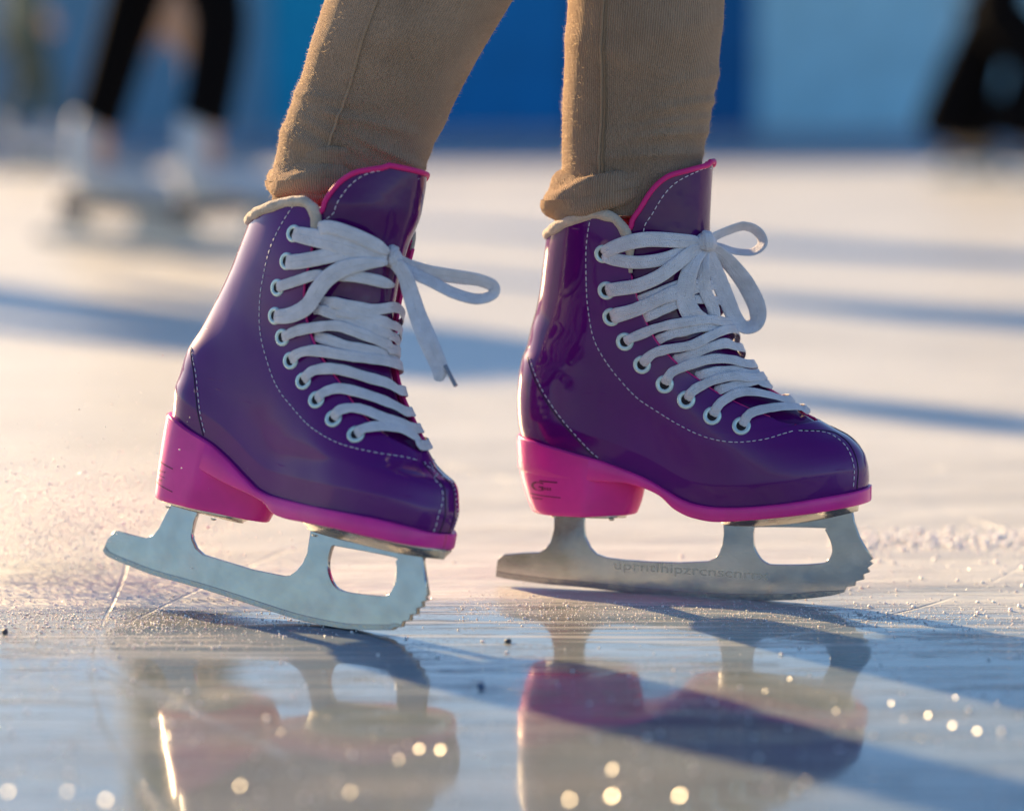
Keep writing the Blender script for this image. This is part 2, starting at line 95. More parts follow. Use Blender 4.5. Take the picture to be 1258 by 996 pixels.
# ---------------------------------------------------------------- materials
MATS={}
def mat(name,color,rough=.5,metal=0,coat=0,spec=.5,**k):
    if name in MATS: return MATS[name]
    m=bpy.data.materials.new(name); m.use_nodes=True; b=m.node_tree.nodes['Principled BSDF']
    b.inputs['Base Color'].default_value=(*color,1); b.inputs['Roughness'].default_value=rough; b.inputs['Metallic'].default_value=metal
    b.inputs['Coat Weight'].default_value=coat; b.inputs['Coat Roughness'].default_value=k.get('coatr',.05); b.inputs['Coat IOR'].default_value=k.get('cior',1.45); b.inputs['Specular IOR Level'].default_value=spec
    if 'sheen' in k: b.inputs['Sheen Weight'].default_value=k['sheen']; b.inputs['Sheen Roughness'].default_value=.4
    if 'sss' in k: b.inputs['Subsurface Weight'].default_value=k['sss']; b.inputs['Subsurface Scale'].default_value=k.get('ssc',.004); b.inputs['Subsurface Radius'].default_value=(1,.6,.5)
    MATS[name]=m
    N=m.node_tree.nodes; L=m.node_tree.links
    tc=N.new('ShaderNodeTexCoord')
    if 'var' in k:   # colour variation
        s,amt=k['var']; n=N.new('ShaderNodeTexNoise'); n.inputs['Scale'].default_value=s; n.inputs['Detail'].default_value=6
        L.new(tc.outputs['Object'],n.inputs['Vector'])
        mx=N.new('ShaderNodeMix'); mx.data_type='RGBA'
        c2=k.get('color2',tuple(c*(1-amt) for c in color))
        mx.inputs[6].default_value=(*color,1); mx.inputs[7].default_value=(*c2,1)
        rp=N.new('ShaderNodeMapRange'); rp.inputs[1].default_value=.35; rp.inputs[2].default_value=.65; L.new(n.outputs[0],rp.inputs[0]); L.new(rp.outputs[0],mx.inputs[0])
        L.new(mx.outputs[2],b.inputs['Base Color'])
    if 'bump' in k:
        bm_=None
        for (s,d,detail) in k['bump']:
            n=N.new('ShaderNodeTexNoise'); n.inputs['Scale'].default_value=s; n.inputs['Detail'].default_value=detail
            L.new(tc.outputs['Object'],n.inputs['Vector'])
            bp=N.new('ShaderNodeBump'); bp.inputs['Strength'].default_value=1; bp.inputs['Distance'].default_value=d
            L.new(n.outputs[0],bp.inputs['Height'])
            if bm_: L.new(bm_.outputs[0],bp.inputs['Normal'])
            bm_=bp
        L.new(bm_.outputs[0],b.inputs['Normal'])
        if coat: L.new(bm_.outputs[0],b.inputs['Coat Normal'])
    if 'scuff' in k:     # fine scuffs and dull spots in the lacquer
        n=N.new('ShaderNodeTexNoise'); n.inputs['Scale'].default_value=55; n.inputs['Detail'].default_value=9; n.inputs['Roughness'].default_value=.75; n.inputs['Distortion'].default_value=1.2; L.new(tc.outputs['Object'],n.inputs['Vector'])
        rp=N.new('ShaderNodeMapRange'); rp.inputs[1].default_value=.55; rp.inputs[2].default_value=.75; rp.inputs[3].default_value=.02; rp.inputs[4].default_value=.22; L.new(n.outputs[0],rp.inputs[0]); L.new(rp.outputs[0],b.inputs['Coat Roughness'])
        n3=N.new('ShaderNodeTexNoise'); n3.inputs['Scale'].default_value=38; n3.inputs['Detail'].default_value=2; mp=N.new('ShaderNodeMapping'); mp.inputs['Scale'].default_value=(1,1,9); mp.inputs['Rotation'].default_value=(0,.6,0); L.new(tc.outputs['Object'],mp.inputs[0]); L.new(mp.outputs[0],n3.inputs[0])
        r3=N.new('ShaderNodeMapRange'); r3.inputs[1].default_value=.70; r3.inputs[2].default_value=.74; L.new(n3.outputs[0],r3.inputs[0]); b3=N.new('ShaderNodeBump'); b3.inputs['Distance'].default_value=.0002; L.new(r3.outputs[0],b3.inputs['Height']); L.new(bm_.outputs[0],b3.inputs['Normal']); L.new(b3.outputs[0],b.inputs['Coat Normal'])
    if 'scr' in k:      # fine grinding lines and nicks
        for rot,sc_ in((.1,700),(-.5,500)):
            mp=N.new('ShaderNodeMapping'); mp.inputs['Scale'].default_value=(.03,1,1); mp.inputs['Rotation'].default_value=(0,rot,0); L.new(tc.outputs['Object'],mp.inputs[0])
            n=N.new('ShaderNodeTexNoise'); n.inputs['Scale'].default_value=sc_; n.inputs['Detail'].default_value=2; L.new(mp.outputs[0],n.inputs[0]); r4=N.new('ShaderNodeMapRange'); r4.inputs[1].default_value=.58; r4.inputs[2].default_value=.68; L.new(n.outputs[0],r4.inputs[0])
            b4=N.new('ShaderNodeBump'); b4.inputs['Distance'].default_value=.00012; L.new(r4.outputs[0],b4.inputs['Height']); L.new(b.inputs['Normal'].links[0].from_socket,b4.inputs['Normal']); L.new(b4.outputs[0],b.inputs['Normal'])
    if 'rvar' in k:
        s,lo,hi=k['rvar']; n=N.new('ShaderNodeTexNoise'); n.inputs['Scale'].default_value=s; n.inputs['Detail'].default_value=8; n.inputs['Roughness'].default_value=.7
        L.new(tc.outputs['Object'],n.inputs['Vector'])
        rp=N.new('ShaderNodeMapRange'); rp.inputs[1].default_value=.35; rp.inputs[2].default_value=.7; rp.inputs[3].default_value=lo; rp.inputs[4].default_value=hi
        L.new(n.outputs[0],rp.inputs[0]); L.new(rp.outputs[0],b.inputs['Roughness'])
    return m
PURPLE=mat('patent_purple',(.125,.004,.18),.45,0,1.0,.05,coatr=.025,var=(14,.2),bump=((17,.0016,0),(45,.0003,1)),scuff=1)
PURPLE_T=mat('patent_purple_tongue',(.095,.003,.125),.4,0,.8,.05,coatr=.05,var=(20,.2),bump=((60,.0006,2),))
PINK=mat('magenta_rubber',(.86,.03,.38),.36,0,.2,.5,coatr=.15,var=(45,.16),bump=((500,.00006,3),),sss=.15,ssc=.004)
PINKF=mat('magenta_lining',(.72,.02,.22),.55,0,0,.4,bump=((900,.0001,2),))
FLEECE=mat('cream_fleece',(.72,.6,.5),.95,0,0,.2,sheen=.6,bump=((700,.0012,4),),var=(90,.25))
LACE=mat('lace_cotton',(.85,.84,.93),.9,0,0,.15,sheen=.2,bump=((2200,.0005,2),(500,.0006,3)),var=(120,.14))
def weave(m):
    N=m.node_tree.nodes; L=m.node_tree.links; b=N['Principled BSDF']; a=N.new('ShaderNodeAttribute'); a.attribute_name='weave'; sp=N.new('ShaderNodeSeparateXYZ'); L.new(a.outputs['Vector'],sp.inputs[0])
    def M(op,x,y=None):
        n=N.new('ShaderNodeMath'); n.operation=op
        for i,q in enumerate((x,y)):
            if q is None: continue
            if isinstance(q,(int,float)): n.inputs[i].default_value=q
            else: L.new(q,n.inputs[i])
        return n.outputs[0]
    ax=M('ABSOLUTE',sp.outputs[0]); t=M('ADD',M('MULTIPLY',sp.outputs[1],4.6),M('MULTIPLY',ax,-3.2)); h=M('SINE',t)
    g=M('POWER',M('MAXIMUM',M('SUBTRACT',1,M('MULTIPLY',ax,1.6)),0),2)     # crease along the middle
    hh=M('SUBTRACT',M('MULTIPLY',h,.5),M('MULTIPLY',g,1.3)); bp=N.new('ShaderNodeBump'); bp.inputs['Distance'].default_value=.0002; L.new(hh,bp.inputs['Height'])
    old=b.inputs['Normal'].links[0].from_socket; L.new(old,bp.inputs['Normal']); L.new(bp.outputs[0],b.inputs['Normal'])
weave(LACE)
THREAD=mat('white_thread',(.75,.7,.78),.7)
EYE=mat('white_enamel',(.62,.78,.8),.25,.25,.3,.6)
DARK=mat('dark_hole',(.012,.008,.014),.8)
CHROME=mat('chrome_plate',(.62,.6,.55),.2,1,rvar=(60,.12,.32),bump=((90,.0005,3),))
BLADE=mat('blade_steel',(.50,.50,.51),.2,1,rvar=(45,.10,.26),bump=((14,.0004,1),(220,.00005,5)),var=(70,.14))
EDGE=mat('blade_edge_steel',(.34,.35,.37),.28,1,rvar=(90,.12,.3),bump=((300,.0002,4),))
EMBOSS=mat('engraved_steel',(.44,.43,.42),.36,1)
PRINT=mat('dark_print',(.22,.01,.08),.5)
AGLET=mat('aglet_plastic',(.22,.25,.32),.25,0,.5)
SEAM=mat('dark_seam_cord',(.03,.006,.05),.5)  # dark purple cord laid along the seams
# ---------------------------------------------------------------- object helpers
def tag(o,label=None,cat=None,group=None,kind=None):
    if label: o['label']=label
    if cat: o['category']=cat
    if group: o['group']=group
    if kind: o['kind']=kind
    return o
def empty(name,loc=(0,0,0),rot=(0,0,0)):
    o=bpy.data.objects.new(name,None); COL.objects.link(o); o.location=loc; o.rotation_euler=rot; o.empty_display_size=.05; return o
def mesh(name,verts,faces,mats,parent=None,smooth=True,mi=None,uv=None):
    me=bpy.data.meshes.new(name); me.from_pydata([tuple(v) for v in verts],[],faces); 
    for m in (mats if isinstance(mats,(list,tuple)) else [mats]): me.materials.append(m)
    if mi is not None: me.polygons.foreach_set('material_index',mi)
    if smooth: me.polygons.foreach_set('use_smooth',[True]*len(me.polygons))
    me.update()
    o=bpy.data.objects.new(name,me); COL.objects.link(o)
    if parent: o.parent=parent
    return o
class MB:
    def __init__(s): s.v=[];s.f=[];s.m=[];s.w={}
    def add(s,v,f,m=0):
        b=len(s.v); s.v+= [tuple(p) for p in v]; s.f+=[tuple(i+b for i in q) for q in f]; s.m+=[m]*len(f)
    def build(s,name,mats,parent=None,smooth=True):
        o=mesh(name,s.v,s.f,mats,parent,smooth,s.m)
        if s.w:
            at_=o.data.attributes.new('weave','FLOAT_VECTOR','POINT'); a=np.zeros((len(s.v),3)); 
            for k,q in s.w.items(): a[k]=q
            at_.data.foreach_set('vector',a.ravel())
        return o
def grid(rows):
    """rows of equal length -> verts, faces"""
    n=len(rows[0]); v=[p for r in rows for p in r]
    f=[(i*n+j,i*n+j+1,(i+1)*n+j+1,(i+1)*n+j) for i in range(len(rows)-1) for j in range(n-1)]
    return v,f
def catmull(P,n=6,closed=False):
    P=[np.array(p,float) for p in P]; out=[]; N=len(P)
    for i in range(N if closed else N-1):
        a=P[(i-1)%N] if (closed or i>0) else 2*P[0]-P[1]; b=P[i]; c=P[(i+1)%N]; d=P[(i+2)%N] if (closed or i+2<N) else 2*P[-1]-P[-2]
        for k in range(n):
            t=k/n; out.append(.5*((2*b)+(-a+c)*t+(2*a-5*b+4*c-d)*t*t+(-a+3*b-3*c+d)*t**3))
    if not closed: out.append(P[-1])
    return out
def tube(mb,P,r,seg=8,m=0,caps=True):
    P=[np.array(p,float) for p in P]; N=len(P); rows=[]; rr=r if hasattr(r,'__len__') else [r]*N
    T=[P[min(i+1,N-1)]-P[max(i-1,0)] for i in range(N)]; T=[t/max(np.linalg.norm(t),1e-9) for t in T]
    up=np.array([0,0,1.]) if abs(T[0][2])<.9 else np.array([1.,0,0]); a=np.cross(T[0],up); a/=np.linalg.norm(a)
    for i in range(N):
        a=a-T[i]*(a@T[i]); a/=max(np.linalg.norm(a),1e-9); b=np.cross(T[i],a)
        rows.append([P[i]+rr[i]*(a*math.cos(2*math.pi*k/seg)+b*math.sin(2*math.pi*k/seg)) for k in range(seg+1)])
    v,f=grid(rows); 
    if caps:
        n=seg+1; f.append(tuple(range(seg))[::-1]); f.append(tuple((N-1)*n+k for k in range(seg)))
    mb.add(v,f,m)
def ribbon(mb,P,Nn,wd,th=.0011,m=0,seed=0,taper=(1,1)):
    """flat lace: P points, Nn face normals, wd width (number or list), th thickness"""
    P=[np.array(p,float) for p in P]; N=len(P); rows=[]; W_=wd if hasattr(wd,'__len__') else [wd]*N
    K=14
    for i in range(N):
        t=P[min(i+1,N-1)]-P[max(i-1,0)]; t/=max(np.linalg.norm(t),1e-9)
        n=np.array(Nn[i],float); n-=t*(n@t); n/=max(np.linalg.norm(n),1e-9); s=np.cross(t,n)
        row=[]
        tp=1.0
        if i==0: tp=.6*taper[0]
        if i==N-1: tp=.6*taper[1]
        for k in range(K+1):
            a=2*math.pi*k/K; ca=math.cos(a); sa=math.sin(a)
            x=math.copysign(abs(ca)**.75,ca)*W_[i]/2*tp
            wob=.00022*noise.noise(Vector((P[i][0]*420+seed,P[i][2]*420,ca*2.5)))+.00016*math.cos(ca*9)*(1 if sa>0 else 0)
            z=math.copysign(abs(sa)**.6,sa)*th*(.8+.2*(1-ca*ca)**.5)+wob
            row.append(P[i]+s*x+n*z)
        rows.append(row)
    v,f=grid(rows); n=K+1; f.append(tuple(range(K))[::-1]); f.append(tuple((N-1)*n+k for k in range(K)))
    b0=len(mb.v); L=0
    for i in range(N):
        if i: L+=float(np.linalg.norm(P[i]-P[i-1]))
        for k in range(K+1): mb.w[b0+i*n+k]=(math.cos(2*math.pi*k/K)*W_[i]*500,L*1000,0)
    mb.add(v,f,m)
def ico(r,c,sub=1,squash=(1,1,1)):
    bm=bmesh.new(); bmesh.ops.create_icosphere(bm,subdivisions=sub,radius=1)
    v=[(c[0]+q.co.x*r*squash[0],c[1]+q.co.y*r*squash[1],c[2]+q.co.z*r*squash[2]) for q in bm.verts]; f=[[q.index for q in p.verts] for p in bm.faces]; bm.free(); return v,f
def text_mesh(body,size):
    cu=bpy.data.curves.new('t','FONT'); cu.body=body; cu.size=size; cu.fill_mode='BOTH'; cu.extrude=0; cu.offset=size*.012
    o=bpy.data.objects.new('t',cu); COL.objects.link(o); bpy.context.view_layer.update()
    me=bpy.data.meshes.new_from_object(o.evaluated_get(bpy.context.evaluated_depsgraph_get()))
    v=[tuple(p.co) for p in me.vertices]; f=[tuple(p.vertices) for p in me.polygons]
    bpy.data.objects.remove(o); bpy.data.curves.remove(cu); bpy.data.meshes.remove(me); return v,f
def plate2d(name,outer,holes,half,material,parent,y0=0,bevel=.0003):
    """flat polygon with holes in the local XZ plane given a real thickness"""
    cu=bpy.data.curves.new(name,'CURVE'); cu.dimensions='2D'; cu.fill_mode='BOTH'; cu.extrude=half-bevel; cu.bevel_depth=bevel; cu.bevel_resolution=1; cu.offset=-bevel
    for P in [outer]+holes:
        sp=cu.splines.new('POLY'); sp.points.add(len(P)-1)
        for q,p in zip(sp.points,P): q.co=(p[0],p[1],0,1)
        sp.use_cyclic_u=True
    o=bpy.data.objects.new(name,cu); COL.objects.link(o); bpy.context.view_layer.update()
    me=bpy.data.meshes.new_from_object(o.evaluated_get(bpy.context.evaluated_depsgraph_get()))
    bpy.data.objects.remove(o); bpy.data.curves.remove(cu)
    for q in me.vertices: q.co=(q.co.x,y0-q.co.z,q.co.y)
    me.materials.clear(); me.materials.append(material)
    o=bpy.data.objects.new(name,me); COL.objects.link(o); o.parent=parent
    return o
mm=.001
# ---------------------------------------------------------------- one skate
def build_skate(D,label,opt):
    B=Boot(D); yw,pt,rl,tx,ty,tz=D['pose']
    root=empty('ice_skate',(tx,ty,tz),(rl,pt,-yw)); tag(root,label,'ice skate','pair of figure skates')
    Eq,Ex=D['E']; qth=Eq[0]-1.5; xth=float(B.xf(qth))
    D['E']=[[qth]+Eq,[xth]+Ex]
    # --- boot shell
    qs=list(np.linspace(-1.5,qth,46))+list(np.linspace(qth,100,44))[1:]
    colc=sorted(D['collar']); cx=[c[0] for c in colc]; cq=[c[1] for c in colc]
    S=np.linspace(0,1,64)
    def xeF(q): 
        e=float(B.xe(q)); return e+.72*(float(B.xf(q))-e)
    def row(q,s_all=None):
        b=float(B.xb(q)); out=[]
        for sd in(-1,1):
            e=(float(B.xe(q)) if sd<0 else xeF(q)) if q>qth-.01 else float(B.xf(q))
            seq=S if sd<0 else S[::-1][1:]
            for s in seq:
                c=(1+math.cos(math.pi*s))/2
                if q<=qth: x=b+(e-b)*c
                else:
                    k=float(sstep(qth,qth+8,q)); c2=(1-s**1.6); x=b+(e-b)*(c*(1-k)+k*(1-s)**.9 if s<.5 else c*(1-k)+k*(.5**.9)*(c/.5 if True else 1)*(1))
                    if k>0 and s>=.5: x=b+(e-b)*(c*(1-k)+k*(.5**.9)*c/.5)
                    if k>0 and s<.5: x=b+(e-b)*(c*(1-k)+k*(1-s)**.9)
                out.append((x,q,sd,s))
        return out
    rows=[]
    for q in qs: rows.append([B.pt(x,qq,sd)*mm for x,qq,sd,s in row(q)])
    def qtop(s):
        r=float(np.interp(0,[0],[0])); b=float(B.xb(135)); e=float(B.xe(145)); c=(1-s)**.9 if s<.5 else (.5**.9)*((1+math.cos(math.pi*s))/2)/.5
        x=b+(e-b)*c; return float(smooth_interp(x,cx,cq)) if x>=cx[0] else cq[0]
    top=[]
    for r in np.linspace(0,1,30)[1:]:
        rr=[]
        for i,(x,q,sd,s) in enumerate(row(100)):
            q2=100+(qtop(s)-100)*r
            b=float(B.xb(q2)); e=float(B.xe(q2)) if sd<0 else xeF(q2); c=(1-s)**.9 if s<.5 else (.5**.9)*((1+math.cos(math.pi*s))/2)/.5
            rr.append((b+(e-b)*c,q2,sd,s))
        rows.append([B.pt(x,qq,sd)*mm for x,qq,sd,s in rr]); top=rr
    # creases across the ankle and the vamp
    v,f=grid(rows)
    bm=bmesh.new(); bv=[bm.verts.new(p) for p in v]; bm.verts.ensure_lookup_table()
    for q in f:
        try: bm.faces.new([bv[i] for i in q])
        except ValueError: pass
    bmesh.ops.remove_doubles(bm,verts=bm.verts,dist=.00003)
    bmesh.ops.dissolve_degenerate(bm,dist=1e-6,edges=bm.edges)
    bm.faces.ensure_lookup_table(); bm.normal_update()
    # consistent outward normals
    bmesh.ops.recalc_face_normals(bm,faces=bm.faces); bm.normal_update()
    sc=sum(fc.normal.y*(1 if fc.calc_center_median().y>0 else -1)*fc.calc_area() for fc in bm.faces)
    if sc<0: bmesh.ops.reverse_faces(bm,faces=bm.faces)
    me=bpy.data.meshes.new('boot'); bm.to_mesh(me); bm.free(); me.polygons.foreach_set('use_smooth',[True]*len(me.polygons))
    me.materials.append(PURPLE); me.materials.append(PINKF)
    boot=bpy.data.objects.new('boot',me); COL.objects.link(boot); boot.parent=root
    sm=boot.modifiers.new('thick','SOLIDIFY'); sm.thickness=.0021; sm.offset=-1; sm.material_offset=1; sm.material_offset_rim=1; sm.use_even_offset=False
    # --- collar trim (fleece roll along the top edge and down the front edge)
    edge_pts=[]
    e_side=[(float(B.xe(q)),q) for q in np.linspace(opt['trim_down'],cq[-1]-3,8)]
    near=[B.pt(x,q,-1,-.2)*mm for x,q in e_side]; far=[B.pt(xeF(q),q,1,-.2)*mm for x,q in e_side[-2:]]
    tp=[B.pt(x,q,sd,-.2)*mm for x,q,sd,s in top]
    path=near+tp[1::3]+far[::-1]; path=catmull(path,3); n=len(path)
    mbt=MB(); rad=[]
    for i in range(n):
        t=min(i,n-1-i)/(n*.5); rad.append((.0011+.0023*min(1,t*3.0))*(1+.22*noise.noise(Vector(path[i])*170)))
    tube(mbt,path,rad,12); ct=mbt.build('collar_trim',FLEECE,boot)
    fe=MB(); tube(fe,catmull([B.pt(xeF(q)+.2,q,1,.1)*mm for q in np.linspace(qth+6,e_side[-1][1],30)],2),.0014,8); fe.build('lining_edge',PINKF,boot)
    fe=MB(); tube(fe,catmull([B.pt(float(B.xe(q))+.1,q,-1,-.9)*mm for q in np.linspace(qth+8,opt['trim_down']-2,26)],2),.0009,8); fe.build('lining_edge',PINKF,boot)
    # --- stitching
    def stitch(st,pts,on=2.5,gap=1.3,r=.36,off=.25,double=False,surf=B):
        P=catmull([list(p) for p in pts],8); X=[surf.pt(p[0],p[1],-1,off) for p in P]
        L=[0]
        for a,b in zip(X,X[1:]): L.append(L[-1]+np.linalg.norm(b-a))
        Xa=np.array(X); s=0
        def g(t): return np.array([np.interp(t,L,Xa[:,k]) for k in range(3)])
        while s+on<L[-1]:
            o2=on*random.uniform(.85,1.1); q=[g(s),g(s+o2*.5),g(s+o2)]
            tube(st,[c*mm for c in q],[r*mm*.7,r*mm,r*mm*.7],6); s+=on+gap*random.uniform(.8,1.2)
        for sd in(1,):   # the far side carries the same line
            pass
        return P
    for nm in('stitch','toeseam','heelseam'): 
        st=MB(); stitch(st,D[nm]); st.build('stitching',THREAD,boot)
        st=MB()
        P=catmull([list(p) for p in D[nm]],8); X=[B.pt(p[0],p[1],1,.2)*mm for p in P]
        for i in range(0,len(X)-1,2): tube(st,[X[i],X[i]*.35+X[i+1]*.65],.00034,5)
        st.build('stitching',THREAD,boot)
    # sewn overlap edge next to the stitch lines and the counter seam at the back
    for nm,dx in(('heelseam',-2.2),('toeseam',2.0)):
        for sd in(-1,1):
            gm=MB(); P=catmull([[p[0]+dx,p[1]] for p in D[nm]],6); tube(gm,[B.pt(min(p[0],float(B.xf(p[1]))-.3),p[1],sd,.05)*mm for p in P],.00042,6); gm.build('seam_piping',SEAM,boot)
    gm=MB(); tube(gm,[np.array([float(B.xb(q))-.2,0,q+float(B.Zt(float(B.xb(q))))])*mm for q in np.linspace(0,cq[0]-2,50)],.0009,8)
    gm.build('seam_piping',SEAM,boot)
    # --- tongue
    tn=sorted(D['tongue'],key=lambda a:a[1]); tq=[a[1] for a in tn]; tx_=[a[0] for a in tn]
    ttop=tq[-1]+opt.get('tongue_add',1.5)
    qx=list(Eq)+[a for a in tq if a>Eq[-1]+2]
    def xtl(q):
        if q<=Eq[-1]: return float(B.xe(q))-7
        k=float(sstep(Eq[-1],Eq[-1]+10,q)); t=float(smooth_interp(q,tq,tx_)) if q<=tq[-1] else tx_[-1]
        return (float(B.xe(Eq[-1]))-7)*(1-k)+min(t,float(B.xf(q))-.6)*k
    inset=2.6
    def tpt(c,q,sd,add=0):
        """c 0..1 from edge to ridge"""
        ins=inset*(1-float(sstep(Eq[-1]-4,Eq[-1]+18,q)))+.2
        f=float(B.xf(q))-ins; l=min(xtl(q),f-.3); x=l+(f-l)*math.sin(c*math.pi/2)
        wv=float(B.W(x,q,ins)); z=q+float(B.Zt(x))
        return np.array([x+add,sd*wv,z])
    qq=list(np.linspace(qth-4,ttop,80)); NC=26; rows=[]
    for q in qq:
        cs=np.linspace(0,1,NC); rows.append([tpt(c,q,-1)*mm for c in cs]+[tpt(c,q,1)*mm for c in cs[::-1][1:]])
    v,f=grid(rows); tg=mesh('tongue',v,f,[PURPLE_T,PINKF],root)
    tg.modifiers.new('w','WELD').merge_threshold=.00002
    s2=tg.modifiers.new('thick','SOLIDIFY'); s2.thickness=.0032; s2.offset=opt.get('toff',-1); s2.material_offset=1; s2.material_offset_rim=1
    ed=MB(); qe=[q for q in qq if q>Eq[-1]-30]
    P=[tpt(0,q,-1)*mm for q in qe]+[p for p in rows[-1][1:-1]]+[tpt(0,q,1)*mm for q in qe[::-1]]
    tube(ed,catmull(P[::2],2),.0017,10); ed.build('tongue_edging',PINKF,tg)
    ts=MB()
    ins_pts=[]
    for q in np.linspace(Eq[-1]+3,ttop-5,40): ins_pts.append(('n',q))
    def edge_inset(sd):
        out=[]
        for q in np.linspace(Eq[-1]-2,ttop-4.2,60):
            f=float(B.xf(q)); l=min(xtl(q),f-.3); c=min(.97,5.0/max(np.linalg.norm(tpt(0,q,sd)-tpt(1,q,sd)),5.2)+.03); out.append(tpt(c,q,sd))
        return out
    a=edge_inset(-1); b_=edge_inset(1); X=np.array(a+[tpt(1,ttop-4.2,-1)]+b_[::-1]); L=[0]
    for i in range(len(X)-1): L.append(L[-1]+np.linalg.norm(X[i+1]-X[i]))
    s=0
    while s+2.6<L[-1]:
        g=lambda t: np.array([np.interp(t,L,X[:,k]) for k in range(3)])
        A=[g(s),g(s+1.3),g(s+2.6)]; cen=np.array([float(B.xf(ttop))-45,0,A[1][2]]); o=[p+(p-cen)/np.linalg.norm(p-cen)*.25 for p in A]
        tube(ts,[p*mm for p in o],[.00026,.0004,.00026],6); s+=3.9
    ts.build('stitching',THREAD,tg)
    # --- eyelets
    for (x,q) in D['eyelets']:
        for sd in(-1,1):
            c=B.pt(x,q,sd,.35); n=B.nrm(x,q,sd); n/=np.linalg.norm(n); a=np.cross(n,[0,0,1]); a/=np.linalg.norm(a); b2=np.cross(n,a)
            mb=MB(); r0=opt['eye_r']; rows=[]
            for i in range(29):
                th=2*math.pi*i/28; d=a*math.cos(th)+b2*math.sin(th)
                rows.append([(c+d*(r0*.50)+n*(-.7))*mm]+[(c+d*(r0*.76-math.cos(p)*r0*.24)+n*(math.sin(p)*.95-.1))*mm for p in np.linspace(.1,math.pi-.1,8)]+[(c+d*(r0*1.0)+n*(-.6))*mm])
            v,f=grid(rows); mb.add(v,f)
            e=mb.build('eyelet',EYE,boot)
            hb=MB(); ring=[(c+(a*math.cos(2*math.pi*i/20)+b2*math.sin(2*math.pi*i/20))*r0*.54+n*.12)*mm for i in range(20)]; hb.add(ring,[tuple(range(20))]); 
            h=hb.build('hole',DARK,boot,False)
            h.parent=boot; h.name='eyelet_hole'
    # --- laces
    lc=MB()
    def cpar(x,q):
        b=float(B.xb(q)); f=float(B.xf(q)); return math.acos(max(-1,min(1,2*(x-b)/(f-b)-1)))/math.pi
    def across(i,x0,q0,x1,q1,side0,w0,off=2.2,start_hole=True,end_hole=True,bow=0,endoff=None,seed=0):
        t0=cpar(x0,q0); t1=cpar(x1,q1); P=[];Nn=[]; n=26
        for k in range(n+1):
            s=k/n; t=-t0+(t0+t1)*s; q=q0+(q1-q0)*(s*s*(3-2*s))+bow*math.sin(math.pi*s)+1.3*noise.noise(Vector((seed*3.1,s*3,0)))
            b=float(B.xb(q)); f=float(B.xf(q)); x=b+(f-b)*(1+math.cos(math.pi*abs(t)))/2
            q+=opt['level']*max(0,float(B.Zt(x0))-float(B.Zt(x)))
            b=float(B.xb(q)); f=float(B.xf(q)); x=b+(f-b)*(1+math.cos(math.pi*abs(t)))/2; sd=(-1 if t<0 else 1)*side0
            o=off+.5*math.sin(s*9+seed)
            lift=min(1,s/.12); 
            if s<.12: o=o*lift+(.3)*(1-lift)
            if s>.9: o=o*(1-(s-.9)/.1)+(endoff if endoff is not None else .3)*((s-.9)/.1)
            x=min(x,f-.15)
            p=B.pt(x,q,sd,o); nv=B.pt(x,q,sd,o+1)-p
            if abs(t)<.07:     # over the ridge the normals of both sides blend
                fwd=np.array([.93,0,.37]); k2=1-abs(t)/.07; nv=nv*(1-k2)+fwd*k2; p=p+fwd*0
            P.append(p*mm); Nn.append(nv)
        # relax the path a little, laces are pulled tight
        P=[P[0]]+[(P[j-1]+2*P[j]+P[j+1])/4 for j in range(1,n)]+[P[n]]
        ribbon(lc,P,Nn,[w0*mm*(1+.12*noise.noise(Vector((seed*1.7,j*.35,2)))) for j in range(n+1)],.0006,seed=seed)
    E_=D['eyelets']; ne=len(E_); dn=opt['far_shift']
    def eyepos(f):
        f=max(0,min(ne-1,f)); i=int(f); j=min(i+1,ne-1); t=f-i
        return E_[i][0]*(1-t)+E_[j][0]*t, E_[i][1]*(1-t)+E_[j][1]*t
    def tpoint(t,q,off):
        b=float(B.xb(q)); f=float(B.xf(q)); x=b+(f-b)*(1+math.cos(math.pi*min(abs(t),1)))/2; x=min(x,f-.12); sd=-1 if t<0 else 1
        p=B.pt(x,q,sd,off); nv=B.pt(x,q,sd,off+1)-p
        if abs(t)<.08:
            fwd=np.array([.93,0,.37]); k2=1-abs(t)/.08; nv=nv*(1-k2)+fwd*k2; p=B.pt(x,q,sd,0)+nv/max(np.linalg.norm(nv),1e-6)*off
        return p,nv
    for sd_,(nm,(ei,pts)) in enumerate(D['bars'].items()):
        ei=int(ei); T=[[-cpar(p[0],p[1]),p[1]] for p in pts]
        # never run backwards over the ridge
        for k in range(1,len(T)): T[k][0]=max(T[k][0],T[k-1][0]+.004)
        T=[q for q in T if q[0]<.0] or T
        qi=T[-1][1]; fe=ei if ei>=0 else max(0,min(ne-1,int(nm[1:])+ (0 if nm[0]=='u' else 2)))
        te=cpar(*E_[fe]); qe=E_[fe][1]; T+= [[.07,qi*.9+qe*.1],[te*.5,(qi+qe)/2],[te,qe]]
        P=catmull(T,7); n=len(P)-1; X=[];Nn=[]
        base={'a':2.4,'u':1.0,'t':1.9}[nm[0]]+(.5 if sd_%4<2 else 0)
        for k,(t,q) in enumerate(P):
            s_=k/n; o=base+.35*math.sin(s_*11+sd_)
            if nm[0]=='a' and s_<.10: o=.2+(o-.2)*s_/.10
            if nm[0]!='a' and s_<.12: o=-2.2+(o+2.2)*s_/.12
            if s_>.92: o=o*(1-(s_-.92)/.08)+.2*(s_-.92)/.08
            pt_,nv=tpoint(t,q,o); X.append(pt_*mm); Nn.append(nv)
        for _ in range(2): X=[X[0]]+[(X[j-1]+2*X[j]+X[j+1])/4 for j in range(1,n)]+[X[n]]
        ribbon(lc,X,Nn,[opt['lw']*mm*(1+.16*noise.noise(Vector((sd_*1.7,j*.22,2)))) for j in range(n+1)],.0005,seed=sd_)
